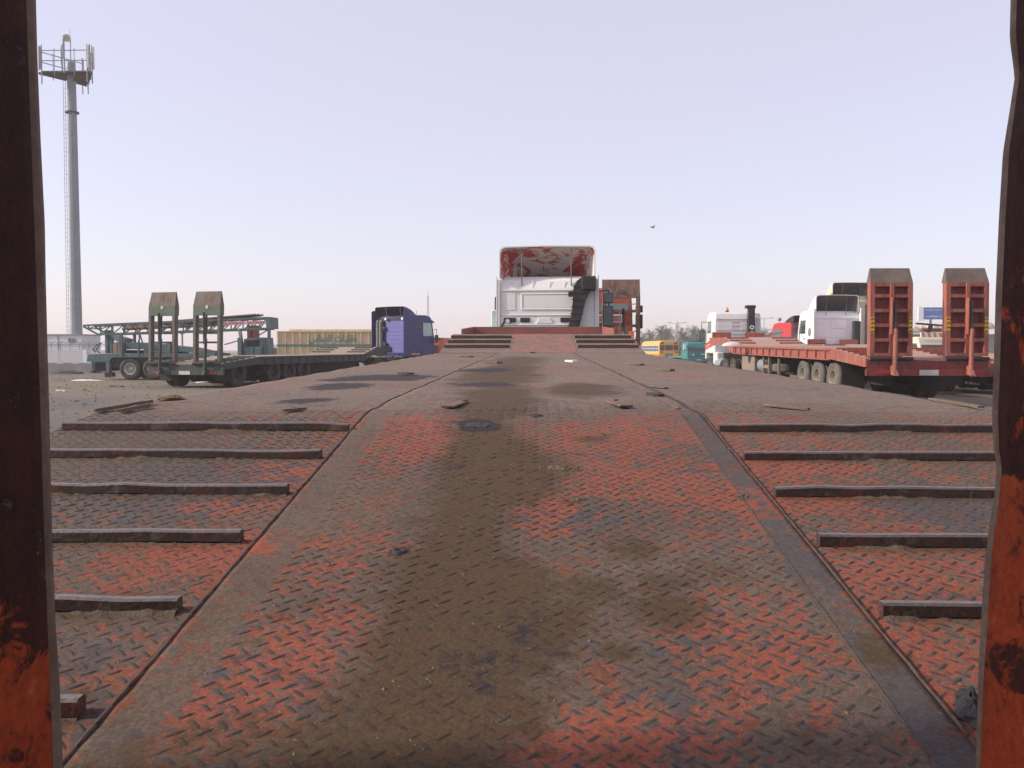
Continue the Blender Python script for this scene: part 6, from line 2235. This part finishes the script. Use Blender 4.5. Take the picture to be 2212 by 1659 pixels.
def slat(px0, py0, px1, py1, w, h, label, cat='wood scrap', mat='wood', seed=0, name='wood_scrap', lift=-0.001):
    """A bent splintered strip lying on the deck between two points."""
    h *= 0.6
    a, b = deck_world(px0, py0, lift), deck_world(px1, py1, lift)
    d = b - a
    ln = d.length
    rs = random.Random(seed)
    n = 7
    mb = MB()
    q, F = [], []
    for i in range(n):
        u = i / (n - 1)
        wv = w * (0.75 + 0.3 * rs.random()) * (0.65 if i in (0, n - 1) else 1)
        z = h * 0.15 * rs.random() + 0.12 * h * math.sin(u * 3.1)
        o = rs.uniform(-1, 1) * w * 0.12
        q += [(-wv / 2 + o, u * ln, z), (wv / 2 + o, u * ln, z), (wv / 2 * 0.9 + o, u * ln, z + h), (-wv / 2 * 0.9 + o, u * ln, z + h * rs.uniform(0.8, 1.1))]
    for i in range(n - 1):
        for k in range(4):
            x, y = i * 4 + k, i * 4 + (k + 1) % 4
            F.append((x, y, y + 4, x + 4))
    F += [(3, 2, 1, 0), tuple(range(4 * n - 4, 4 * n))]
    mb.add(q, F)
    o = mb.build(name, M[mat])
    o.location = a
    o.rotation_euler = (math.asin(max(-1, min(1, d.z / ln))), 0, -math.atan2(d.x, d.y))
    tag(o, label, cat)
    return o


slat(205, 889, 330, 868, 0.022, 0.02, 'long splintered wood strip, outer of two at the left deck edge', seed=1)
slat(262, 889, 322, 873, 0.02, 0.02, 'shorter wood strip beside the long one at the left deck edge', seed=2)
slat(1650, 873, 1748, 880, 0.03, 0.014, 'curled bark-like wood strip on the right of the flat deck', seed=3)
slat(2010, 862, 2120, 877, 0.04, 0.012, 'flat board lying along the right deck edge', seed=4)
slat(610, 886, 662, 879, 0.02, 0.012, 'bent rusty wire scrap on the left of the flat deck', 'metal scrap', 'rust', 5, 'metal_scrap')
slat(862, 808, 892, 809, 0.06, 0.02, 'dark scrap at the tip of the long oil stain', 'scrap', 'rag', 6, 'dark_scrap')
slat(1402, 853, 1428, 857, 0.05, 0.018, 'dark flat scrap beside the right seam of the deck', 'scrap', 'rag', 7, 'dark_scrap')
slat(1425, 800, 1452, 802, 0.08, 0.02, 'thin plank scrap right of the deck middle, far from the camera', seed=8)
slat(1400, 834, 1440, 838, 0.05, 0.008, 'faint lath lying on the right deck strip', seed=9)
slat(1055, 784, 1080, 785, 0.10, 0.03, 'dark lump of wood near the gooseneck slope', seed=10)
slat(1228, 781, 1240, 783, 0.10, 0.03, 'pale chip near the gooseneck slope', 'scrap', 'paper', 11, 'pale_scrap')
slat(990, 769, 1020, 770, 0.12, 0.02, 'weathered lath at the foot of the gooseneck, left side', seed=12)
slat(1120, 762, 1150, 763, 0.14, 0.03, 'short plank at the middle of the gooseneck foot', seed=13)
slat(1355, 787, 1385, 789, 0.10, 0.02, 'thin lath towards the far right deck edge', seed=14)
slat(1460, 880, 1462, 876, 0.02, 0.01, 'tiny stick on the right seam by the knee of the deck', seed=15)


def clod(px, py, sx, sy, h, label, mat='clod', seed=0, name='mud_clod', cat='mud clod', group=None):
    rs = random.Random(seed)
    mb = MB()
    n, rings = 14, [(1.0, 0.0), (0.85, 0.4), (0.55, 0.8), (0.2, 1.0)]
    q = []
    for r, z in rings:
        for k in range(n):
            a = 2 * math.pi * k / n
            j = 0.72 + 0.5 * rs.random()
            q.append((sx * r * j * math.cos(a), sy * r * j * math.sin(a), h * z * (0.7 + 0.5 * rs.random()) - (0.002 if z == 0 else 0)))
    F = [(i * n + k, i * n + (k + 1) % n, (i + 1) * n + (k + 1) % n, (i + 1) * n + k) for i in range(len(rings) - 1) for k in range(n)]
    F.append(tuple(range(3 * n, 4 * n)))
    mb.add(q, F)
    o = mb.build(name, M[mat])
    o.location = deck_world(px, py, -0.001)
    p = deck_point(px, py)
    o.rotation_euler = (TILT + (math.atan(SL) if p.y < YK else 0), 0, rs.uniform(-0.4, 0.4))
    tag(o, label, cat, group)
    return o


clod(372, 861, 0.04, 0.06, 0.014, 'brown mud clod near the left edge of the flat deck', seed=1)
clod(1035, 919, 0.055, 0.035, 0.008, 'black oily rag pressed flat at the knee of the deck', 'rag', 2, 'oily_rag', 'rag')
clod(1160, 897, 0.014, 0.012, 0.006, 'small dark lump right of the oily rag', 'rag', 3)
clod(1197, 1011, 0.022, 0.016, 0.007, 'mud clod on the slope, left of the larger flat one', seed=4)
clod(1232, 1014, 0.028, 0.016, 0.009, 'flat mud clod on the slope right of its neighbour', seed=5)
clod(1242, 1080, 0.022, 0.012, 0.006, 'thin mud flake on the slope below the pair of clods', seed=6)
clod(1300, 940, 0.012, 0.010, 0.008, 'small mud pellet near the knee, right of the middle', seed=7)
clod(1605, 1072, 0.014, 0.012, 0.008, 'brown lump on the right seam strip', seed=8)
clod(1530, 1118, 0.018, 0.012, 0.005, 'thin mud flake just left of the right seam', seed=9)
clod(640, 880, 0.03, 0.02, 0.010, 'mud crumb beside the bent wire on the left deck', seed=10)
clod(615, 976, 0.02, 0.012, 0.004, 'pale mud flake between the two farthest left cleats', 'clod', 11)
for i, (px, py) in enumerate(((2093, 1520), (2100, 1545))):
    clod(px, py, 0.018, 0.03, 0.022, 'dark mud lump at the foot of the right ramp, ' + ('upper' if i == 0 else 'lower') + ' one', 'rag', 20 + i)
# pale rag on the red trailer's deck
p = at(1582, 748.5, 33.6)
o = MB().lathe([(0, 0.42), (0.08, 0.36), (0.15, 0.2), (0.17, 0.01)], 14, 'z').build('cement_sack', M['paper'], smooth=True)
o.location = (p.x, p.y, 1.585)
o.scale = (1.0, 0.6, 1.0)
tag(o, 'pale slumped sack on the red trailer deck behind the striped cab', 'sack')


def grit():
    rs = random.Random(77)
    mb = MB()
    for k in range(2200):
        y = rs.uniform(0.95, 2.9) if rs.random() < 0.6 else rs.uniform(2.9, 8.0)
        x = rs.gauss(-0.12, 0.22) if rs.random() < 0.45 else rs.uniform(-1.4, 1.45)
        if abs(x) > 1.42:
            continue
        s = rs.uniform(0.0010, 0.0024) * (1.0 if rs.random() < 0.95 else 1.6)
        a = rs.uniform(0, 6.28)
        p = CAM + RM @ Vector((x, y, float(deck_z(y) + dents(np.array(x), np.array(y))) - 0.0004))
        e = s * rs.uniform(1.0, 2.6)
        c, d2 = math.cos(a), math.sin(a)
        q = [(e * c, e * d2, 0), (-s * d2, s * c, 0), (-e * c, -e * d2, 0), (s * d2, -s * c, 0), (0, 0, s * 1.1)]
        mb.add([(p.x + i, p.y + j, p.z + z) for i, j, z in q], [(0, 1, 4), (1, 2, 4), (2, 3, 4), (3, 0, 4)])
    tag(mb.build('grit', M['wood']), 'sand grains and crumbs scattered over the trailer deck', 'grit', kind='stuff')


grit()


# ================================================================== litter on the yard
def litter():
    rs = random.Random(17)
    mb = MB()
    for k in range(1500):
        d = rs.uniform(14, 52)
        px = rs.uniform(90, 620)
        p = at(px, 755, d)
        s = rs.uniform(0.015, 0.07) * (1 if rs.random() < 0.93 else 1.7)
        a = rs.uniform(0, 6.28)
        c, s2 = math.cos(a) * s, math.sin(a) * s
        z = float((fbm(np.array(p.x), np.array(p.y), 0.05, 3) - 0.5) * 0.12 * min(1, math.hypot(p.x, p.y) / 30)) - 0.01
        h = s * rs.uniform(0.3, 0.9)
        mb.add([(p.x + c, d + s2, z), (p.x - s2, d + c, z), (p.x - c, d - s2, z), (p.x + s2, d - c, z), (p.x + c * .3, d + s2 * .4, z + h), (p.x - c * .4, d - s2 * .3, z + h * 0.8)],
               [(0, 1, 4), (1, 2, 5), (1, 5, 4), (2, 3, 5), (3, 0, 4), (3, 4, 5)])
    o = mb.build('gravel', M['wood'])
    tag(o, 'stones and crumbs strewn over the sandy yard', 'gravel', kind='stuff')


litter()


def ground_item(px, py, name, label, cat, mat, size, seed, grp=None):
    r = ray(px, py)
    p = CAM + r * (CAM.z / -r.z)
    rs = random.Random(seed)
    sx, sy, h = size
    mb = MB()
    n = 9
    q = []
    for rr, z in ((1, 0), (0.85, 0.6), (0.4, 1)):
        for k in range(n):
            a = 2 * math.pi * k / n
            j = rs.uniform(0.6, 1.2)
            q.append((sx * rr * j * math.cos(a), sy * rr * j * math.sin(a), h * z * rs.uniform(0.6, 1.2) - (0.02 if z == 0 else 0)))
    F = [(i * n + k, i * n + (k + 1) % n, (i + 1) * n + (k + 1) % n, (i + 1) * n + k) for i in range(2) for k in range(n)] + [tuple(range(2 * n, 3 * n))]
    mb.add(q, F)
    o = mb.build(name, M[mat])
    o.location = (p.x, p.y, 0.01)
    tag(o, label, cat, grp)


ground_item(440, 826, 'crumpled_paper', 'crumpled white paper on the yard left of the green trailer wheel', 'paper', 'paper', (0.35, 0.2, 0.10), 1)
ground_item(185, 822, 'flattened_sheet', 'flattened pale sheet on the sand before the boundary wall', 'sheet', 'paper', (0.8, 0.3, 0.04), 2)
ground_item(150, 808, 'tyre_scrap', 'long dark tyre scrap at the foot of the boundary wall', 'scrap', 'dark', (1.1, 0.4, 0.18), 3)
ground_item(205, 806, 'rubble_lump', 'dark rubble lump near the boundary wall, left of the rig', 'rubble', 'dark', (0.4, 0.3, 0.25), 4)
ground_item(250, 835, 'dark_stick', 'dark stick lying on the yard, left of the paper', 'stick', 'wood', (0.45, 0.06, 0.04), 5)
ground_item(360, 818, 'dark_puddle_scrap', 'dark scrap on the sand beneath the rig', 'scrap', 'dark', (0.5, 0.2, 0.06), 6)
ground_item(130, 845, 'pale_stone', 'pale flat stone near the left ramp edge', 'stone', 'paper', (0.25, 0.15, 0.04), 7)


# ================================================================== dusty air
def haze():
    o = MB().box(-1700, 1700, -1700, 1700, -1.2, 27.0).build('haze', None)
    m = bpy.data.materials.new('dusty_air')
    m.use_nodes = True
    N, L = m.node_tree.nodes, m.node_tree.links
    for q in list(N):
        if q.type != 'OUTPUT_MATERIAL':
            N.remove(q)
    out = [q for q in N if q.type == 'OUTPUT_MATERIAL'][0]
    v = N.new('ShaderNodeVolumePrincipled')
    v.inputs['Color'].default_value = (0.95, 0.88, 0.89, 1)
    v.inputs['Density'].default_value = HAZE
    v.inputs['Anisotropy'].default_value = 0.2
    L.new(v.outputs[0], out.inputs['Volume'])
    o.data.materials.append(m)
    tag(o, 'pale dusty haze over the whole yard', 'haze', kind='stuff')


HAZE = 0.0010
if HAZE:
    haze()
